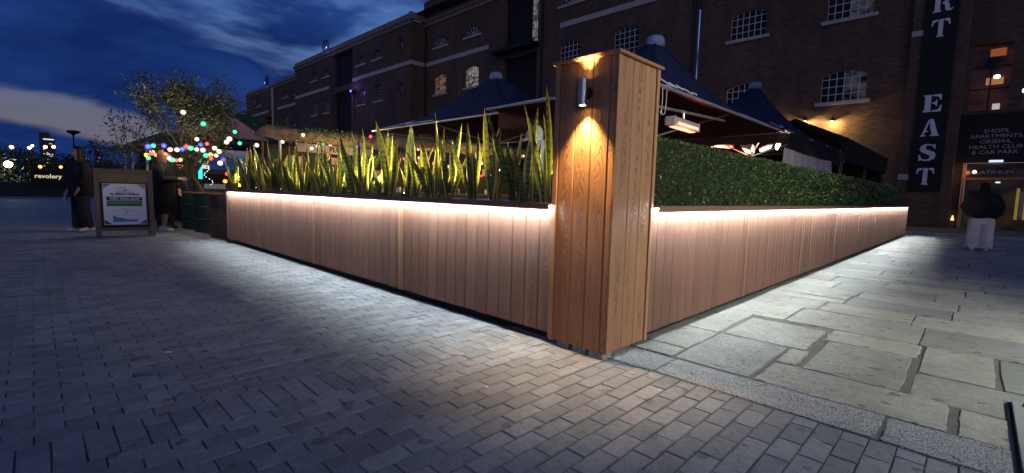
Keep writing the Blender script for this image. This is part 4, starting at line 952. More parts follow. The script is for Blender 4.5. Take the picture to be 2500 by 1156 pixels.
# ================================================================== STREET-FOOD STALLS (west side of the terrace)
M['thatch'] = simple('dry_reed_thatch', (.42, .30, .14), .9, var=.5, nscale=20, bump=1., bscale=40)
M['timber'] = simple('stall_timber', (.20, .11, .06), .7, var=.4, nscale=9)
M['kraft'] = simple('kraft_board', (.42, .32, .24), .8, var=.2)
M['dkgreen'] = simple('dark_green_canvas', (.02, .055, .045), .8); M['pinktent'] = cloth_mat('pink_lit_canvas', (.50, .30, .30))
M['leafy'] = leaf_mat('ivy_leaf', ((.02, .045, .012), (.045, .09, .025), (.10, .14, .05)), .2)
M['straw'] = leaf_mat('straw_blade', ((.30, .21, .09), (.44, .32, .14), (.6, .46, .22)), .15, .8)
M['far_wall'] = simple('dark_stall_cloth', (.03, .022, .018), .9, var=.5, nscale=4)
def stall(y0, y1, label, seed, hz=2.5, board_txt=None):
    s = empty('thatched_stall', (-14.3, (y0+y1)/2, 0), label=label, cat='stall', group='thatched street-food stalls'); r = random.Random(seed)
    hy = (y1-y0)/2
    bm = bmesh.new(); n = 20; rows = []
    for x, z in ((.75, hz-.06), (.80, hz+.05), (.5, hz+.22), (-.1, hz+.36), (-.8, hz+.25), (-.8, hz+.1), (.7, hz-.02)):
        rows.append([bm.verts.new((x+.04*noise.noise(Vector((i*.8, x*3, seed))), -hy-.1+(2*hy+.2)*i/n, z+.07*noise.noise(Vector((i*.7, x*2, seed+2))))) for i in range(n+1)])
    for A, C in zip(rows, rows[1:]+rows[:1]):
        for i in range(n): bm.faces.new((A[i], A[i+1], C[i+1], C[i]))
    for e in (0, n): bm.faces.new([q[e] for q in rows])
    ob('roof', bm, M['thatch'], s)
    it = []
    for _ in range(2600):
        y = r.uniform(-hy-.1, hy+.1); x = r.uniform(.0, .84); z = hz+.02+(.82-x)*.42
        it.append((Vector((x, y, z)), (rv()*.5+Vector((.8, 0, -.35))).normalized(), rv(), r.uniform(.14, .34), r.uniform(.008, .02), r.random()))
    leaf_cloud('straw', it, M['straw'], s, kind='stuff')
    it = []
    for _ in range(500):
        y = r.gauss(0, hy*.5); x = r.uniform(.2, .85)
        it.append((Vector((x, y, hz+.16+r.uniform(-.15, .2))), rv(), rv(), r.uniform(.05, .10), r.uniform(.03, .06), r.random()))
    leaf_cloud('ivy', it, M['leafy'], s, kind='stuff')
    for y in (-hy+.05, hy-.05):
        for x in (.7, -.7): ob('post', T([(x, y, 0), (x, y, hz)], .035, 8), M['alu'] if x > 0 else M['timber'], s)
    ob('counter', B(.35, .72, -hy+.1, hy-.1, .95, 1.02, bev=.01), M['timber'], s); ob('counter_front', B(.42, .66, -hy+.12, hy-.12, 0, .948), M['black'], s)
    ob('back_wall', B(-.75, -.7, -hy, hy, 0, hz-.1), M['far_wall'], s)
    for k in range(5):
        y = -hy+.3+k*(2*hy-.6)/4; c = [M['kraft'], M['dkgreen'], M['kraft'], M['black'], M['pinktent']][(k+seed) % 5]
        a = r.uniform(.14, .24); zz = r.uniform(1.5, 2.0)
        ob('menu_board', B(-.68, -.66, y-a, y+a, zz, zz+r.uniform(.2, .4)), c, s)
    for k in range(7):
        y = r.uniform(-hy+.2, hy-.2); ob('jar', L([(.05, 0), (.055, .12), (.03, .15), (.03, .18)], 10, (r.uniform(.42, .62), y, 1.021)), [M['kraft'], M['dkgreen'], M['alu'], M['white']][k % 4], s)
    if board_txt:
        ob('fascia_board', B(.74, .77, -hy*.7, hy*.7, hz-.34, hz-.1), M['kraft'], s)
        text_mesh(board_txt, .2, M['black'], s, (.775, 0, hz-.22), (R(90), 0, R(90)), 'lettering', .003, .004)
    lamp('stall_glow', 'POINT', 45, (1, .70, .38), (.3, 0, hz-.4), s, shadow_soft_size=.15)
    return s
stall(4.7, 7.9, 'thatched stall with ivy on its roof and a pale fascia board, left of the row', 1, 2.42, 'PLUS')
stall(8.2, 11.4, 'thatched stall in the middle of the row, half hidden by snake plants', 2, 2.55)
stall(11.7, 15.2, 'thatched stall at the right end of the row, under the left parasol', 3, 2.62)
def tent(loc, rz, wx, wy, ze, za, m, label, sidem=None):
    t = empty('gable_tent', loc, rz, label=label, cat='tent'); bm = bmesh.new()
    prism(bm, [(-wx/2, ze), (wx/2, ze), (0, za)], wy, 'y', -wy/2); ob('roof', bm, m, t)
    ob('valance', B(-wx/2+.01, wx/2-.01, -wy/2+.02, wy/2-.02, ze-.25, ze-.004), sidem or m, t)
    for x in (-1, 1):
        for y in (-1, 1): ob('leg', T([(x*(wx/2-.05), y*(wy/2-.05), 0), (x*(wx/2-.05), y*(wy/2-.05), ze-.1)], .03, 6), M['alu'], t)
    return t
tent((-21.2, 5.1, 0), R(90), 3.0, 2.6, 2.85, 3.75, M['pinktent'], 'gable tent with a pale pink roof beyond the olive tree', M['dkgreen'])
tent((-26.5, 7.1, 0), R(90), 4.2, 3.6, 3.2, 4.6, M['dkgreen'], 'dark green gable tent behind the pink-roofed one')
tent((-18.2, 2.75, 0), R(90), 1.5, 1.6, 2.25, 2.6, simple('blue_grey_canvas', (.09, .12, .18), .7), 'small blue-grey gable tent behind the two people by the sign board')
# pizza van
van = empty('pizza_van', (-16.6, 3.75, 0), label='dark pizza van with a lit white PIZZA sign and a red tail lamp', cat='van')
M['vanpaint'] = simple('dark_van_paint', (.035, .03, .03), .35, var=.2); M['signlit'] = emission('lit_sign_face', (1, .86, .55), .9); M['ink'] = simple('black_ink', (.01, .01, .01), .6)
bm = bmesh.new(); prism(bm, [(-.75, .35), (.75, .35), (.78, .9), (.70, 1.42), (.58, 1.55), (-.58, 1.55), (-.70, 1.42), (-.78, .9)], 2.6, 'x', -2.1)
bmesh.ops.bevel(bm, geom=list(bm.edges), offset=.04, segments=2, affect='EDGES'); ob('body', bm, M['vanpaint'], van)
ob('rear_window', B(.50, .515, -.5, .42, 1.12, 1.42), M['glass'], van); ob('number_plate', B(.505, .52, -.25, .3, .98, 1.12), M['white'], van)
M['red_l'] = emission('red_lamp', (1, .10, .08), 7); M['amber_l'] = emission('amber_tail', (1, .45, .05), 5)
ob('tail_lamp', B(.5, .53, .58, .72, 1.26, 1.38, bev=.02), M['red_l'], van); ob('tail_lamp', B(.5, .53, .56, .72, 1.06, 1.15, bev=.02), M['amber_l'], van)
for y in (-.68, .68):
    for x in (-1.5, -.0): ob('wheel', L([(.0, 0), (.26, 0), (.31, .04), (.31, .14), (.26, .18), (0, .18)], 18), M['black'], van, loc=(x, y+.09, .31), rot=(R(90), 0, 0))
sgn = ob('roof_sign', B(.46, .5, -.30, -.10, 1.56, 1.84, bev=.008), M['signlit'], van)
text_mesh('PIZZA', .085, M['ink'], van, (.504, -.2, 1.70), (R(90), 0, R(90)), 'lettering', .002, .004, .9)
ob('bumper', B(.5, .56, -.7, .7, .4, .55, bev=.02), M['dark_metal'], van)
# pizza stand hatch beside the van, its orange neon and the turquoise tube
hut = empty('pizza_stand', (-16.9, 2.75, 0), label='small dark pizza stand with orange neon lettering and coloured bottles', cat='stall')
ob('back', B(-.5, -.44, -.55, .75, 0, 2.1), M['black'], hut); ob('roof', B(-.55, .5, -.65, .85, 2.1, 2.18), M['timber'], hut); ob('counter', B(.0, .45, -.55, .75, .9, .96), M['timber'], hut)
for y in (-.5, .7): ob('post', T([(.42, y, 0), (.42, y, 2.1)], .03, 6), M['alu'], hut)
M['neon_o'] = emission('orange_neon', (1, .30, .10), 2.2)
text_mesh('SOUR', .12, M['neon_o'], hut, (-.42, .25, 1.78), (R(90), 0, R(90)), 'neon_lettering', .004, 0); text_mesh('PIZZA', .15, M['neon_o'], hut, (-.42, .40, 1.62), (R(90), 0, R(90)), 'neon_lettering', .004, 0)
for k in range(6): ob('bottle', L([(.03, 0), (.03, .14), (.012, .19), (.012, .24)], 10, (.2, -.4+.18*k, .961)), [simple('green_bottle', (.02, .25, .10), .2), M['amber_glow'], M['dkgreen']][k % 3], hut)  # every third bottle glows amber by emission, though it is no lamp
lamp('stand_glow', 'POINT', 5, (1, .6, .3), (0, .1, 1.95), hut, shadow_soft_size=.1)
M['teal'] = emission('turquoise_tube', (.05, .72, .75), 1.5)
tb = empty('light_tube', (-15.5, 3.29, 0), label='upright turquoise light tube on a post in front of the van', cat='lamp'); ob('post', T([(0, 0, 0), (0, 0, 1.25)], .03, 8), M['dark_metal'], tb); ob('tube', T([(0, 0, 1.25), (0, 0.01, 2.0)], .05, 10), M['teal'], tb)

# ================================================================== FESTOON LIGHTS
COLR = {'w': (1, .80, .50), 'b': (.06, .10, 1), 'g': (.04, .85, .35), 'r': (1, .06, .06), 'y': (1, .62, .06), 'o': (1, .30, .03), 'c': (.05, .55, .8)}
def bulb_mats(c):
    m = bpy.data.materials.new('bulb_glass_'+c); m.use_nodes = True; t = NT(m.node_tree); t.n.clear()
    e = t.add('ShaderNodeEmission', {'Color': COLR[c], 'Strength': 2.4}); tr = t.add('ShaderNodeBsdfTransparent'); lw = t.add('ShaderNodeLayerWeight', {'Blend': .45})
    mx = t.add('ShaderNodeMixShader', {0: t.m('SUBTRACT', .92, t.m('MULTIPLY', lw.outputs['Facing'], .75))}); t.l.new(tr.outputs[0], mx.inputs[1]); t.l.new(e.outputs[0], mx.inputs[2])
    t.l.new(mx.outputs[0], t.add('ShaderNodeOutputMaterial').inputs[0])
    q = COLR[c]; core = emission('bulb_core_'+c, tuple(.28+.72*a for a in q) if c != 'w' else (1, .86, .62), 14 if c == 'w' else 7)
    return m, core
BMAT = {c: bulb_mats(c) for c in COLR}
BME = {}
for c in COLR:
    bm = bmesh.new(); ball(bm, (0, 0, 0), 1, 2); g = fin(bm, 'bulb', True); g.materials.append(BMAT[c][0])
    bm = bmesh.new(); ball(bm, (0, 0, 0), 1, 2); k_ = fin(bm, 'filament', True); k_.materials.append(BMAT[c][1]); BME[c] = (g, k_)
M['wire'] = simple('black_cable', (.015, .015, .015), .6)
def festoon(bulbs, label, size=.05):
    s = empty('string_lights', Vector(bulbs[0][:3]), label=label, cat='string lights'); o0 = Vector(bulbs[0][:3])
    pts = [Vector(b[:3])-o0+Vector((0, 0, size*1.5)) for b in bulbs]; path = []
    for a, b in zip(pts, pts[1:]):
        for k in range(6): t = k/6; path.append(a.lerp(b, t)-Vector((0, 0, .05*4*t*(1-t))))
    path.append(pts[-1]); ob('cable', T(path, .006, 5), M['wire'], s)
    for b in bulbs:
        p = Vector(b[:3])-o0; g, k_ = BME[b[3]]; sz = size*rnd.uniform(.85, 1.2)
        o = mesh_obj('bulb', g, None, s, p); o.scale = (sz,)*3
        q = mesh_obj('filament', k_, None, o, (0, 0, 0)); q.scale = (.50,)*3
        
        ob('socket', T([p+Vector((0, 0, size*.8)), p+Vector((0, 0, size*1.6))], .014, 6), M['wire'], s)
    return s
FB = [(-13.0,1.87,1.77,'w'),(-12.55,1.74,1.86,'b'),(-13.11,1.91,1.92,'g'),(-13.42,1.83,1.72,'y'),(-12.78,1.83,1.73,'r'),(-12.64,1.75,1.62,'g'),(-13.31,1.98,1.73,'o'),(-13.28,2.13,1.95,'b'),(-12.61,2.13,1.83,'w'),(-12.82,2.29,1.85,'w'),(-13.43,2.5,1.91,'b'),(-13.07,2.52,1.95,'r'),(-12.55,2.5,1.89,'g'),(-13.05,2.8,2.02,'b'),(-13.44,3.01,2.08,'r'),(-12.84,2.67,1.89,'w'),(-12.6,2.74,1.87,'w'),(-13.26,2.94,1.79,'g'),(-13.33,3.06,1.82,'y'),(-12.65,3.01,1.77,'w'),(-12.76,2.93,1.7,'r'),(-13.41,2.22,1.75,'r'),(-13.13,2.21,1.67,'w'),(-12.56,2.15,1.61,'g'),(-12.98,2.3,1.62,'r'),(-13.45,2.46,1.66,'w'),(-12.9,3.21,1.7,'b'),(-12.58,3.07,1.6,'w'),(-13.21,3.37,1.37,'r'),(-13.37,3.36,1.19,'o'),(-12.7,2.65,2.11,'w'),(-12.71,2.79,2.47,'g'),(-13.38,2.54,2.76,'w'),(-13.2,3.37,2.14,'w'),(-12.57,3.27,2.17,'w'),(-12.91,3.48,2.38,'g'),(-13.45,3.73,2.16,'g'),(-12.97,3.98,2.11,'w'),(-12.56,2.96,1.93,'w'),(-13.14,3.19,1.9,'w')]
SB = [(-13.93,4.94,2.34,'w'),(-13.68,5.17,2.44,'b'),(-13.49,5.33,2.54,'w'),(-14.0,5.72,2.64,'r'),(-13.51,5.74,2.26,'w'),(-13.65,5.95,2.38,'g'),(-13.95,6.31,2.35,'w'),(-13.42,6.89,2.35,'b'),(-13.83,7.56,2.75,'r'),(-13.82,7.89,2.25,'w')]
TB = [(-13.7,9.04,2.44,'w'),(-13.92,9.41,2.51,'w'),(-13.4,9.28,2.43,'w'),(-13.89,10.56,2.71,'b'),(-13.87,10.9,2.6,'w'),(-13.77,10.75,2.22,'r'),(-13.44,11.21,2.06,'g'),(-13.98,12.28,2.34,'o'),(-13.45,14.2,2.63,'w'),(-13.75,14.66,2.28,'g')]
UB = [(-13.41,4.56,1.65,'c'),(-13.53,5.88,1.76,'w'),(-14.0,6.06,1.62,'w'),(-13.48,6.86,1.75,'o'),(-13.63,8.72,1.74,'w'),(-13.96,8.86,2.15,'r'),(-13.99,12.0,1.51,'g'),(-13.57,12.02,1.71,'r'),(-13.59,12.48,1.76,'w')]
up_ = sorted([b for b in FB if b[2] > 2.06], key=lambda b: b[1]); mid_ = sorted([b for b in FB if 1.76 < b[2] <= 2.06], key=lambda b: b[1]); low_ = sorted([b for b in FB if b[2] <= 1.76], key=lambda b: b[1])
festoon(up_, 'highest string of coloured bulbs, wound through the olive tree'); festoon(mid_, 'string of coloured bulbs crossing just below the olive tree crown'); festoon(low_, 'lowest string of coloured bulbs, in front of the pizza van')
GB = [(-13.25+.12*math.sin(q*2.1), 4.9+q*.52, 1.70+.42*abs(math.sin(q*1.3))+.06*(q % 3), 'wwrwgwbwwowrwwcwgwww'[q]) for q in range(20)]
festoon(GB, 'string of small bulbs strung behind the snake plants above counter height', .052)
festoon(SB, 'string of bulbs along the roof edge of the left thatched stall'); festoon(TB, 'string of bulbs along the roof edges of the two right-hand stalls'); festoon(UB, 'string of coloured bulbs hung low across the stall counters')
for par_, pos_, e_ in (('string_lights.001', (-12.9, 2.3, 2.3), 80), ('string_lights.004', (-12.6, 6.3, 2.75), 70), ('string_lights.005', (-12.6, 11.4, 2.9), 70)):
    # the summed light of the many small bulbs of a string
    q = bpy.data.objects[par_]; lamp('festoon_glow', 'POINT', e_, (1, .76, .48), Vector(pos_)-q.location, q, shadow_soft_size=.5)

# ================================================================== TREES, DRUMS
def grow_tree(name, loc, label, trunk_r, h0, spread, top, nleaf, leaf_len, leaf_m, bark, seed, lean=(0, 0), clumps=26, csize=.42, droop=0., group=None, flat=1.0):
    r = random.Random(seed); t = empty(name, loc, label=label, cat='tree', group=group); bm = bmesh.new(); tips = []
    tr = [Vector((0, 0, 0)), Vector((lean[0]*.3, lean[1]*.3, h0*.5)), Vector((lean[0], lean[1], h0))]
    tube(bm, tr, [trunk_r, trunk_r*.85, trunk_r*.7], 8)
    for k in range(clumps):
        a = r.uniform(0, 6.28); el = r.uniform(-.1, 1.); rad = r.uniform(.25, 1.12)
        tip = Vector((lean[0]+spread*rad*math.cos(a)*math.sqrt(max(0, 1-el*el*.6)), lean[1]+spread*rad*math.sin(a)*math.sqrt(max(0, 1-el*el*.6))*flat, h0+.12+(top-h0)*max(.02, el)*r.uniform(.75, 1)))
        s = tr[2] if k % 3 else tr[1].lerp(tr[2], .6); m1 = s.lerp(tip, .5)+Vector((r.uniform(-.15, .15), r.uniform(-.15, .15), .12))*spread
        tube(bm, [s, m1, tip], [trunk_r*.38, trunk_r*.22, trunk_r*.08], 5); tips.append((tip, m1))
    ob('trunk', bm, bark, t)
    it = []
    for i in range(nleaf):
        tip, m1 = r.choice(tips); b = m1.lerp(tip, r.uniform(.45, 1.08)); c = b+Vector((r.gauss(0, 1), r.gauss(0, 1), r.gauss(0, .75)))*csize*.42
        d = (Vector((r.gauss(0, 1), r.gauss(0, 1), r.gauss(.25, .8)-droop))).normalized()
        it.append((c, d, rv(), leaf_len*r.uniform(.7, 1.3), leaf_len*r.uniform(.26, .4), min(1, max(0, r.gauss(.45, .28)))))
    leaf_cloud('crown', it, leaf_m, t, kind='stuff'); return t
M['olive'] = leaf_mat('olive_leaf', ((.035, .05, .025), (.085, .10, .055), (.20, .21, .13)), .2, .45); M['bark'] = simple('grey_bark', (.12, .10, .08), .9, var=.4, bump=1)
M['dark_leaf'] = leaf_mat('dark_leaf', ((.012, .018, .010), (.022, .03, .015), (.04, .05, .025)), .15, .6)
grow_tree('olive_tree', (-14.8, 3.40, 0), 'olive tree with silvery leaves behind the coloured bulbs and oil drums', .055, 1.6, 1.5, 3.85, 11500, .10, M['olive'], M['bark'], 5, (-.05, -.55), 46, .36, 0, None, 1.0)
M['led_wrap'] = emission('cool_fairy_light', (.6, 1, .85), 2.2)
bm = bmesh.new()
for k in range(26): a = k*.9; ball(bm, (.075*math.cos(a)+.03*k/26, .075*math.sin(a)-.012*k, .05+.05*k), .014, 1)
ob('fairy_lights', bm, M['led_wrap'], loc=(-14.78, 3.36, 1.05), label='cool white fairy lights wound up the olive tree trunk', cat='string lights', kind=None)
grow_tree('young_tree', (-17.2, 1.9, 0), 'thin sparse young tree silhouetted behind the people', .04, 1.2, .95, 3.15, 1500, .10, M['dark_leaf'], M['bark'], 9, (0, 0), 22, .34)
grow_tree('potted_shrub', (-15.2, 2.55, .3), 'bushy shrub in the gap between the people and the pizza stand', .03, .5, .5, 1.35, 1600, .07, M['leafy'], M['bark'], 12, (0, 0), 18, .26)
M['drum'] = simple('dark_green_oil_drum', (.012, .035, .030), .45, var=.35, nscale=6, bump=.2); M['drum_brown'] = simple('rusty_brown_drum', (.05, .024, .018), .6, var=.4)
def drum(loc, m, label, r_=.36, h=.88):
    d = empty('oil_drum', loc, label=label, cat='drum', group='oil drum planters'); pr_ = [(r_, 0), (r_, h*.31), (r_+.012, h*.33), (r_, h*.35), (r_, h*.64), (r_+.012, h*.66), (r_, h*.68), (r_, h-.02), (r_+.014, h), (r_-.02, h), (r_-.03, h-.03), (0, h-.03)]
    ob('body', L(pr_, 28, cap=False), m, d, smooth=False); ob('rim', L([(r_-.02, h+.001), (r_+.016, h+.001), (r_+.016, h+.02), (r_-.02, h+.02), (r_-.02, h+.001)], 28, cap=False), M['timber'], d)
    ob('soil', L([(0, h-.04), (r_-.03, h-.04)], 20, cap=False), M['soil'], d); return d
drum((-14.15, 3.0, 0), M['drum'], 'dark green oil drum planter, left of the three by the white trainers', .42); drum((-12.85, 3.0, 0), M['drum'], 'dark green oil drum planter, middle of the three', .42); drum((-11.3, 2.95, 0), M['drum_brown'], 'brownish oil drum planter against the end of the wooden planter', .40)

# ================================================================== SIGN BOARD ON THE PAVEMENT
ab = empty('a_frame_sign', (-12.35, 1.29, 0), R(90-3), label='wooden A-frame pavement sign with an AL FRESCO DINING poster', cat='sign')
M['board_wood'] = simple('weathered_sign_wood', (.17, .125, .085), .75, var=.35, nscale=12, bump=.4)
M['poster'] = simple('white_poster', (.80, .78, .82), .6, var=.05); M['p_black'] = simple('poster_black', (.012, .012, .014), .6); M['p_green'] = simple('poster_green', (.03, .16, .04), .6); M['p_blue'] = simple('poster_blue', (.09, .26, .55), .6); M['p_grey'] = simple('poster_grey', (.25, .25, .27), .6)
def face(z0, z1, x0, x1, m, name, d=0, par=None, y=0): return ob(name, B(x0, x1, -.014-d, -.010-d, z0, z1), m, par or ab_front)
ab_front = empty('front_panel', (0, -.22, 0)); ab_front.parent = ab; ab_front.rotation_euler = (R(-9), 0, 0)
ob('frame_side', B(-.46, -.38, -.02, .03, 0, 1.37, bev=.005), M['board_wood'], ab_front); ob('frame_side', B(.38, .46, -.02, .03, 0, 1.37, bev=.005), M['board_wood'], ab_front)
ob('frame_top', B(-.379, .379, -.018, .03, 1.29, 1.37, bev=.005), M['board_wood'], ab_front); ob('frame_bottom', B(-.379, .379, -.018, .03, .13, .19, bev=.005), M['board_wood'], ab_front)
ob('header_board', B(-.378, .378, -.008, .02, 1.10, 1.288), simple('header_wood', (.22, .13, .06), .6, var=.3, nscale=6), ab_front); ob('black_board', B(-.378, .378, -.008, .02, .191, 1.098), M['p_black'], ab_front)
po = ob('poster', B(-.335, .335, -.014, -.0085, .25, 1.075), M['poster'], ab_front)
def pf(x0, x1, z0, z1, m, name='print', d=.0005): return ob(name, B(x0, x1, -.0145-d, -.0142-d, z0, z1), m, po)
for s in (-1, 1):
    bm = bmesh.new(); prism(bm, [(s*.33, 1.07), (s*.33, .96), (s*.20, 1.07)][::s], -.0006, 'y', -.0143); ob('print', bm, M['p_grey'], po)
    bm = bmesh.new(); prism(bm, [(s*.33, .26), (s*.33, .36), (s*.21, .26)][::s], -.0006, 'y', -.0143); ob('print', bm, M['p_green'], po)
pf(-.285, .275, .74, .81, M['p_black']); pf(-.285, .275, .69, .732, M['p_green']); pf(-.285, .275, .62, .685, M['p_green'])
def pt(s, size, x, z, m, bold=.002, sx=1): return text_mesh(s, size, m, po, (x, -.0152, z), (R(90), 0, 0), 'lettering', .0003, bold, sx)
pt('AL FRESCO DINING', .052, 0, .862, M['p_black'], .003, 1.0); pt('WEST INDIA QUAY', .058, 0, .772, M['poster'], .002, .95); 
for q, x in ((.030, -.04),): pt('WEST INDIA QUAY', q, 0, .905, M['p_grey'], .001)
bm = bmesh.new()
for k in range(5): tube(bm, [(-.12+.03*k+.03*math.cos(R(a)), -.0152, .955+.012*k % .03+.03*math.sin(R(a))) for a in range(0, 200, 25)], .003, 4)
box(bm, -.10, .06, -.0155, -.0150, .93, .936); box(bm, -.02, .04, -.0155, -.0150, .936, .96); ob('emblem', bm, M['p_grey'], po)
bm = bmesh.new()
for z, x0, x1 in ((.50, -.25, .28), (.55, -.28, .30), (.44, -.22, .29)): tube(bm, [(x0, -.0152, z-.03), (x0+.05, -.0152, z), (0, -.0152, z+.01), (x1, -.0152, z-.02)], .0022, 4)
tube(bm, [(-.06, -.0152, .54), (0, -.0152, .57), (.05, -.0152, .53), (0, -.0152, .48)], .006, 4); ob('map_lines', bm, M['p_grey'], po)
bm = bmesh.new(); prism(bm, [(-.20, .30), (.18, .31), (.20, .35), (.02, .36), (-.02, .38), (-.15, .40), (-.16, .43), (-.20, .43)], -.0006, 'y', -.0143); ob('map_water', bm, M['p_blue'], po)
ab_back = empty('rear_panel', (0, .22, 0)); ab_back.parent = ab; ab_back.rotation_euler = (R(9), 0, 0)
ob('frame_side', B(-.46, -.38, -.03, .02, 0, 1.37), M['board_wood'], ab_back); ob('frame_side', B(.38, .46, -.03, .02, 0, 1.37), M['board_wood'], ab_back); ob('rear_board', B(-.379, .379, -.02, .01, .19, 1.36), M['p_black'], ab_back)
def collapse(e):
    par = e.parent
    for c in list(e.children): mb = e.matrix_basis @ c.matrix_basis; c.parent = par; c.matrix_basis = mb
    bpy.data.objects.remove(e)
collapse(ab_front); collapse(ab_back)

# ================================================================== PEOPLE
M['skin'] = simple('skin', (.42, .25, .18), .55, var=.08); M['coat'] = simple('black_coat', (.006, .006, .007), .85, var=.3, bump=.3, bscale=20); M['trouser_dark'] = simple('dark_trousers', (.018, .018, .022), .85)
M['cream'] = cloth_mat('cream_trousers', (.72, .68, .63)); M['shoe_white'] = simple('white_trainer', (.66, .64, .64), .5, var=.1); M['hair_dark'] = simple('dark_hair', (.012, .009, .008), .55, bump=.8, bscale=40); M['hair_fair'] = simple('fair_hair', (.42, .22, .17), .55, var=.3, bump=.8, bscale=40); M['shoe_black'] = simple('black_trainer', (.012, .012, .013), .5)
def skin_mesh(verts, edges, name, sub=1, root=0):
    me = bpy.data.meshes.new(name); me.from_pydata([v[:3] for v in verts], edges, [])
    o = bpy.data.objects.new(name, me); COL.objects.link(o)
    md = o.modifiers.new('s', 'SKIN'); md.use_smooth_shade = True
    for i, v in enumerate(verts):
        s = me.skin_vertices[0].data[i]; s.radius = (v[3], v[4] if len(v) > 4 else v[3]); s.use_root = (i == root)
    if sub: q = o.modifiers.new('u', 'SUBSURF'); q.levels = q.render_levels = sub
    dg = bpy.context.evaluated_depsgraph_get(); out = bpy.data.meshes.new_from_object(o.evaluated_get(dg)); out.materials.clear()
    bpy.data.objects.remove(o); out.name = name; return out
def body_skeleton(h, pose, s=1.0):
    """one connected skeleton; +y is where the person faces. pose: arm targets (elbow, hand) per side, leg spread, head turn"""
    k = h/1.75; V_, E_ = [], []
    def v(x, y, z, r, r2=None, par=None):
        V_.append((x*k, y*k, z*k, r*k*s, (r2 or r)*k*s)); i = len(V_)-1
        if par is not None: E_.append((par, i))
        return i
    pel = v(0, 0, .95, .15, .11); wa = v(0, 0, 1.12, .13, .10, pel); ch = v(0, .01, 1.32, .16, .11, wa); nk0 = v(0, 0, 1.46, .075, .07, ch); nk = v(0, .01, 1.53, .05, .05, nk0)
    hd = v(pose.get('hx', 0), .03, 1.60, .075, .085, nk); hc = v(pose.get('hx', 0), .03, 1.69, .08, .095, hd); v(pose.get('hx', 0), .02, 1.75, .045, .05, hc)
    for sd in (-1, 1):
        el, ha = pose['arms'][0 if sd < 0 else 1]
        sh = v(sd*.19, 0, 1.42, .062, .06, ch); e = v(*el, .043, .043, sh); w_ = v(*ha, .028, .03, e)
        d = Vector(ha)-Vector(el); d.normalize(); side = d.cross(Vector((0, 1, .3))).normalized()
        pm = Vector(ha)+d*.06; p_ = v(*pm, .034, .02, w_)
        for f, (off, ln) in enumerate(((-.028, .062), (-.01, .075), (.01, .07), (.028, .055))):
            a = pm+side*off+d*.03; b = a+d*ln*.55+Vector((0, 0, -.006)); c = b+d*ln*.45+Vector((0, .008, -.004))
            i1 = v(*a, .0095, .0095, p_); i2 = v(*b, .0085, .0085, i1); v(*c, .007, .007, i2)
        t1 = v(*(Vector(ha)+side*-.035*1+d*.03), .011, .011, w_); v(*(Vector(ha)+side*-.055+d*.065), .008, .008, t1)
        sp = pose.get('spread', .10); st = pose.get('step', 0)*sd
        hp = v(sd*.09, 0, .90, .095, .095, pel); kn = v(sd*(sp+.0), .02+st*.5, .49, .062, .065, hp); an = v(sd*sp, st-.02, .09, .038, .042, kn); v(sd*(sp+.02), st+.11, .035, .038, .028, an)
    return V_, E_
def head_bits(par, h, hairm, style, faceturn=0, hx=0):
    k = h/1.75
    o = ob('nose', ball(bmesh.new(), (hx*k, .135*k, 1.66*k), .018*k, 1, .8, 1.1, 1.3), M['skin'], par, smooth=True)
    for s in (-1, 1):
        ob('ear', ball(bmesh.new(), ((hx+s*.083)*k, .025*k, 1.665*k), .024*k, 1, .4, .8, 1.3), M['skin'], par, smooth=True); ob('eye', ball(bmesh.new(), ((hx+s*.032)*k, .118*k, 1.69*k), .011*k, 1), M['black'], par, smooth=True)
    ob('mouth', ball(bmesh.new(), (hx*k, .122*k, 1.615*k), .02*k, 1, 1.2, .4, .35), simple('lips', (.30, .10, .09), .5), par, smooth=True)
    bm = bmesh.new(); n = 16; rows = []
    prof = {'short': ((.5, 1.78), (.8, 1.765), (1, 1.72), (1.02, 1.67), (.95, 1.62)), 'bob': ((.5, 1.79), (.85, 1.77), (1.08, 1.71), (1.15, 1.63), (1.12, 1.55), (.95, 1.50)), 'long': ((.5, 1.79), (.85, 1.775), (1.1, 1.71), (1.22, 1.6), (1.35, 1.48), (1.45, 1.34), (1.2, 1.24))}[style]
    for rr, z in prof:
        row = []
        for a in range(n+1):
            th = R(20)+R(-250)*0 + R(-20)+ (R(180)-R(20)) + (R(220))*a/n - R(0)
            ww = 1+.10*noise.noise(Vector((a*.7, z*9, h)))
            row.append(bm.verts.new(((hx+.095*rr*ww*math.cos(th))*k, (.015+.105*rr*ww*math.sin(th))*k, z*k)))
        rows.append(row)
    for A, C in zip(rows, rows[1:]):
        for a in range(n): bm.faces.new((A[a], A[a+1], C[a+1], C[a]))
    tp = bm.verts.new((hx*k, .02*k, 1.80*k))
    for a in range(n): bm.faces.new((rows[0][a+1], rows[0][a], tp))
    bmesh.ops.solidify(bm, geom=list(bm.faces), thickness=-.012*k); ob('hair', bm, hairm, par, smooth=True)
def garment(rings, m, name, par, n=22, fold=.02, seed=0):
    bm = bmesh.new(); rr = []
    for (cx, cy, z, rx, ry) in rings:
        rr.append([bm.verts.new((cx+rx*math.cos(t)*(1+fold*math.sin(5*t+seed+z*3)+fold*.7*math.sin(9*t-z*5)), cy+ry*math.sin(t)*(1+fold*math.sin(7*t+seed-z*2)), z+fold*.4*math.sin(4*t+seed))) for t in (2*math.pi*q/n for q in range(n))])
    for A, C in zip(rr, rr[1:]):
        for q in range(n): bm.faces.new((A[q], A[(q+1) % n], C[(q+1) % n], C[q]))
    return ob(name, bm, m, par, smooth=True)
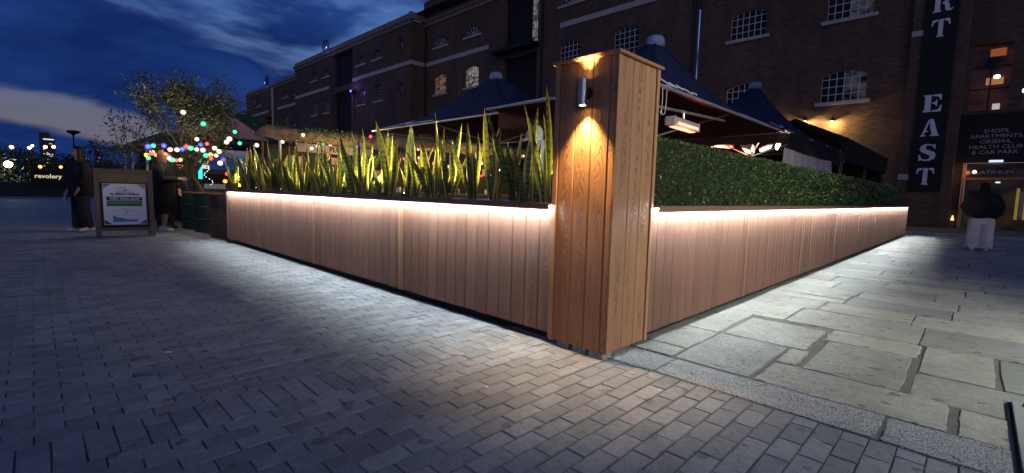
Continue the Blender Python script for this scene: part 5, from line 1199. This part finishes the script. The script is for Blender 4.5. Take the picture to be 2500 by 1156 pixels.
def shoes(par, k, sp, st, m, stripe=None):
    for s in (-1, 1):
        bm = bmesh.new(); prism(bm, [(-.085, 0), (.19, 0), (.205, .03), (.18, .055), (.08, .085), (.03, .115), (-.07, .115), (-.09, .06)], .085, 'x', -.0425)
        bmesh.ops.bevel(bm, geom=list(bm.edges), offset=.014, segments=2, affect='EDGES')
        for v in bm.verts: v.co *= k
        so_ = ob('shoe', bm, m, par, smooth=True, loc=(s*(sp+.015)*k, (st*s-.03)*k, .0), rot=(0, 0, -s*.18))
        if stripe:
            for q in range(3): ob('stripe', B(-.0455*k, .0455*k, (.02+.035*q)*k, (.032+.035*q)*k, .03*k, .085*k), stripe, so_)
def person(loc, rz, h, label, pose, hairm, style, **g):
    p = empty('person', loc, rz, label=label, cat='person'); k = h/1.75
    V_, E_ = body_skeleton(h, pose); mesh_obj('body', skin_mesh(V_, E_, 'body'), g.get('skin', M['skin']), p)
    head_bits(p, h, hairm, style, 0, pose.get('hx', 0)); return p, k
down = [((-.25, -.02, 1.14), (-.24, .10, .90)), ((.25, -.02, 1.14), (.24, .10, .90))]
phone = [((-.25, .04, 1.14), (-.08, .30, 1.18)), ((.25, .04, 1.14), (.09, .30, 1.16))]
def sleeves(p, k, pose, m, r=.07):
    for (el, ha), s in zip(pose['arms'], (-1, 1)):
        sh = Vector((s*.17, 0, 1.44)); e = Vector(el); w_ = Vector(ha)-(Vector(ha)-e)*.08
        ob('sleeve', T([q*k for q in (sh, sh.lerp(e, .5)+Vector((s*.02, 0, 0)), e, e.lerp(w_, .5), w_)], [r*1.15*k, r*k, r*.95*k, r*.9*k, r*.72*k], 12), m, p, smooth=True)
# right: black jacket, cream trousers, walking away
pose = {'arms': [((-.33, .06, 1.16), (-.14, .22, 1.08)), ((.33, .06, 1.16), (.14, .22, 1.08))], 'spread': .12, 'step': .03}
p, k = person((.07, 16.1, 0), R(8), 1.60, 'person in black puffy jacket and wide cream trousers walking away on the flagstones', pose, M['hair_dark'], 'long')
garment([(0, 0, .86*k, .25*k, .19*k), (0, 0, .95*k, .37*k, .26*k), (0, .01, 1.1*k, .42*k, .28*k), (0, .01, 1.25*k, .42*k, .28*k), (0, 0, 1.38*k, .36*k, .25*k), (0, 0, 1.48*k, .24*k, .19*k), (0, 0, 1.56*k, .12*k, .12*k)], M['coat'], 'jacket', p, 24, .03)
sleeves(p, k, pose, M['coat'], .12)
for s in (-1, 1): garment([(s*.13*k, 0, .085*k, .135*k, .15*k), (s*.125*k, .0, .25*k, .14*k, .15*k), (s*.115*k, .0, .5*k, .138*k, .15*k), (s*.11*k, 0, .75*k, .145*k, .155*k), (s*.08*k, 0, .95*k, .15*k, .165*k)], M['cream'], 'trouser_leg', p, 26, .06, s)
garment([(0, 0, .70*k, .235*k, .165*k), (0, 0, .82*k, .245*k, .175*k), (0, 0, .96*k, .225*k, .17*k)], M['cream'], 'trouser_seat', p, 26, .03)
shoes(p, k, .13, .03, M['shoe_white'])
# left: dark figure behind the sign board
pose = {'arms': [((-.24, .02, 1.13), (-.22, .12, .92)), down[1]], 'spread': .12, 'step': .04}
p, k = person((-14.0, .72, 0), R(-160), 1.80, 'dark figure in a black hoodie and trousers left of the sign board', pose, M['hair_dark'], 'long')
garment([(0, 0, .78*k, .23*k, .19*k), (0, 0, .95*k, .25*k, .20*k), (0, .01, 1.2*k, .24*k, .18*k), (0, 0, 1.4*k, .24*k, .17*k), (0, 0, 1.5*k, .13*k, .12*k)], M['coat'], 'hoodie', p)
sleeves(p, k, pose, M['coat'], .075)
for s in (-1, 1): garment([(s*.12*k, s*.04*k-.02*k, .08*k, .085*k, .10*k), (s*.12*k, .01, .5*k, .095*k, .105*k), (s*.09*k, 0, .9*k, .115*k, .13*k)], M['trouser_dark'], 'trouser_leg', p, 16, .03, s)
shoes(p, k, .12, .04, M['shoe_white'])
bg_ = garment([(0, 0, 0, .06, .035), (0, 0, .12, .075, .045), (0, 0, .26, .06, .02), (0, 0, .36, .02, .008)], simple('pale_blue_bag', (.10, .19, .45), .5), 'carrier_bag', None, 14)
bg_.location = (-13.9, .46, .5); tag(bg_, 'small pale blue carrier bag held by the dark figure left of the sign board', 'bag')
# middle: long black coat, bare calves, white trainers, fair hair
pose = {'arms': phone, 'spread': .09, 'step': .02, 'hx': 0}
p, k = person((-13.2, 2.08, 0), R(-25), 1.80, 'fair-haired person in long black coat and white trainers right of the sign board', pose, M['hair_fair'], 'bob')
garment([(0, 0, .40*k, .25*k, .22*k), (0, 0, .6*k, .265*k, .23*k), (0, 0, .9*k, .245*k, .21*k), (0, .01, 1.15*k, .235*k, .19*k), (0, 0, 1.36*k, .235*k, .18*k), (0, 0, 1.47*k, .15*k, .13*k), (0, 0, 1.52*k, .09*k, .09*k)], M['coat'], 'coat', p, 24, .03)
sleeves(p, k, pose, M['coat'], .08); shoes(p, k, .09, .02, M['shoe_white'], M['p_black'])
# behind: dark-haired companion
pose = {'arms': down, 'spread': .12, 'step': .05}
p, k = person((-13.95, 2.22, 0), R(-70), 1.86, 'dark-haired person in black standing behind the one with fair hair', pose, M['hair_dark'], 'short')
garment([(0, 0, .75*k, .22*k, .18*k), (0, 0, .95*k, .22*k, .18*k), (0, .01, 1.2*k, .22*k, .17*k), (0, 0, 1.4*k, .23*k, .17*k), (0, 0, 1.5*k, .12*k, .11*k)], M['coat'], 'jacket', p)
sleeves(p, k, pose, M['coat'], .07)
for s in (-1, 1): garment([(s*.12*k, s*.05*k-.02*k, .08*k, .08*k, .095*k), (s*.12*k, .01, .5*k, .09*k, .10*k), (s*.09*k, 0, .9*k, .11*k, .13*k)], M['trouser_dark'], 'trouser_leg', p, 16, .03, s)
shoes(p, k, .12, .05, M['shoe_black'])

# ================================================================== SMALL THINGS AT THE EDGES
pt_ = empty('metal_plinth', (.56, 3.3, 0), label='low pale grey metal plinth edged black at the right of the kerb', cat='plinth')
child(ob('plate', B(.215, .95, 2.76, 3.72, .008, .022, bev=.003), simple('grey_plate', (.27, .30, .29), .5, var=.2)), pt_); child(ob('base', B(.20, .96, 2.75, 3.73, 0, .0078), M['black']), pt_)
for x, y in ((.27, 2.82), (.27, 3.66)): child(ob('bolt', L([(.016, 0), (.016, .012), (.01, .018), (0, .018)], 8, (x, y, .0222)), M['black']), pt_)
# street lamp whose light falls on the flagstones and the side of the pillar (stands right of the frame)
M['lamp_lens'] = emission('street_lamp_lens', (.93, 1, .80), 16)
def street_lamp(loc, h, label, power, lit=True):
    s = empty('street_lamp', loc, label=label, cat='street lamp', group='quayside street lamps')
    ob('post', L([(.09, 0), (.09, .5), (.055, .6), (.04, h-.1)], 12), M['dark_metal'], s); ob('hood', L([(.03, h-.12), (.10, h-.02), (.34, h+.10), (.36, h+.16), (.2, h+.22), (0, h+.24)], 20), M['dark_metal'], s, smooth=True)
    if lit:
        ob('lens', L([(.0, h+.02), (.26, h+.045), (.27, h+.06), (0, h+.065)], 18, cap=False), M['lamp_lens'], s)
        lamp('street_glow', 'SPOT', power, (1, 1, .86), (0, 0, h-.14), s, spot_size=R(104), spot_blend=.8, shadow_soft_size=.16, aim=(-4.5, .9, -1.7))
    else: ob('lens', L([(.0, h+.0), (.2, h+.03), (.0, h+.06)], 14, cap=False), M['bars_dim'], s)
    return s
street_lamp((3.2, 4.4, 0), 2.7, 'lit street lamp on the flagstones just to the right of the view', 1250)
street_lamp((-40, 1.87, 0), 4.0, 'unlit street lamp silhouetted against the sky at the left', 0, False)

# ================================================================== FAR QUAY AND SKYLINE
M['far_dark'] = simple('far_dark_wall', (.03, .032, .04), .8); M['tower_skin'] = simple('tower_cladding', (.045, .06, .09), .5, var=.3, nscale=.3)
qw = ob('quay_wall', B(-47, -46.4, -30, 6.5, -.02, .95), M['far_dark'], label='low dark quay wall at the far left edge of the square', cat='wall')
M['sign_y'] = emission('warm_sign_letters', (1, .92, .5), .7)
qs = empty('lit_sign', (-46.2, .76, 0), label='small lit sign on the far quay wall with yellowish letters', cat='sign')
ob('board', B(-.1, -.04, -.85, .85, .7, 1.75), M['black'], qs); text_mesh('revolery', .40, M['sign_y'], qs, (-.03, 0, 1.40), (R(90), 0, R(90)), 'lettering', .01, .008); 
def tower(loc, wx, wy, h, label, lit_rows, steps=()):
    t = empty('tower_block', loc, label=label, cat='tower'); ob('shaft', B(-wx/2, wx/2, -wy/2, wy/2, 0, h), M['tower_skin'], t)
    for (fx, fy, z0, z1, oy) in steps: ob('setback', B(-wx*fx/2, wx*fx/2, oy-wy*fy/2, oy+wy*fy/2, z0, z1), M['tower_skin'], t)
    for (y0, y1, z0, z1, m) in lit_rows: ob('window', B(wx/2+.02, wx/2+.15, y0, y1, z0, z1), m, t)
    return t
M['off_w'] = emission('office_light', (1, .88, .68), 1.0); M['off_c'] = emission('cool_office_light', (.8, .9, 1), .55); M['av_red'] = emission('aviation_red', (1, .08, .12), 3.5)
r2 = random.Random(3); rows = []
for k in range(9):
    z = 3+k*1.5; a = r2.uniform(-2.2, .5); rows.append((a, a+r2.uniform(.5, 2.2), z, z+.35, r2.choice((M['off_c'], M['off_w']))))
rows += [(-1.2, 2.2, 19.3, 19.8, M['off_w']), (-1.4, 2.0, 12.8, 13.2, M['off_w']), (.6, 1.6, 17.5, 17.9, M['off_c'])]
tower((-300, 5.2, 0), 5, 5.0, 20.6, 'stepped office tower with a few lit floors, largest on the skyline', rows, ((.8, .7, 20.6, 22.6, -.7),))
tower((-310, -.9, 0), 5, 2.2, 13.2, 'low office block with lit windows left of the stepped tower', [(-.8, r2.uniform(0, .9), 4+k*1.3, 4.3+k*1.3, M['off_w'] if k % 2 else M['red_l']) for k in range(7)])
tower((-300, 22.2, 0), 4, 1.6, 16.5, 'slim dark tower with red aircraft lights', [(-.6, .5, 16.2, 16.6, M['av_red']), (-.1, .6, 12.5, 12.9, M['av_red']), (-.3, .3, 10.4, 11.2, M['off_c'])], ((.3, .2, 16.5, 19.8, 0),))
tower((-300, 24.6, 0), 4, 2.2, 11.0, 'short dark block beside the slim tower', [(.2, .9, 10.3, 10.7, M['av_red']), (-.5, .2, 8, 8.2, M['off_c'])])
tower((-310, 16.5, 0), 4, 6.5, 12.4, 'low dark block left of the slim tower with a pale lit dome', [(1.2, 3.0, 11.9, 12.6, M['off_c']), (-.5, 0, 12.2, 12.5, M['av_red'])])
for i, (x, y, s, h0, sd) in enumerate(((-58, -3.2, 2.6, 3.8, 21), (-66, -1.2, 2.2, 4.2, 22), (-62, .6, 2.0, 3.2, 23), (-72, 3.2, 2.3, 3.9, 24), (-60, 4.4, 1.9, 2.9, 25), (-55, 6.8, 2.0, 2.8, 26))):
    grow_tree('quayside_tree', (x, y, 0), ['round dark tree at the far left edge', 'taller dark tree, second from the left on the far quay', 'small dark tree in front of the stepped tower', 'dark tree right of the stepped tower', 'low dark tree behind the unlit street lamp', 'low dark tree behind the dark figure'][i], .15, 1.0, s, h0, 1900, .34, M['dark_leaf'], M['bark'], sd, (0, 0), 24, .9)
M['far_lamp'] = emission('distant_street_light', (1, .62, .28), 7); M['far_white'] = emission('distant_white_light', (1, 1, .66), 16); M['far_or'] = emission('distant_orange_light', (1, .38, .10), 4)
fl = [(-56, -1.35, 2.34, .26, 'far_white', 'glaring white quayside light among the far left trees'), (-52, .44, 2.16, .12, 'far_or', 'left of two orange quay lights under the tower'), (-52, 1.6, 2.21, .11, 'far_or', 'right of two orange quay lights under the tower'), (-60, -1.18, 3.91, .15, 'far_lamp', 'leftmost warm street light above the far trees'), (-60, -.10, 3.95, .13, 'far_lamp', 'warm street light between the leftmost one and the tower'), (-60, .1, 4.15, .09, 'far_white', 'small whitish street light next to the tower'), (-60, .92, 4.12, .14, 'far_lamp', 'left of two warm street lights across the tower'), (-60, 1.45, 4.17, .14, 'far_lamp', 'right of two warm street lights across the tower')]
for x, y, z, rr, m, lab in fl:
    o = empty('quay_light', (x, y, 0), label=lab, cat='street lamp', group='lit lamps on the far quay'); ob('post', T([(0, 0, 0), (0, 0, z-rr)], .05, 6), M['dark_metal'], o); ob('globe', ball(bmesh.new(), (0, 0, z), rr, 2), M[m], o)
lamp('quay_glow', 'POINT', 220, (1, 1, .6), (.0, .3, 2.3), bpy.data.objects['quay_light'], shadow_soft_size=.3)
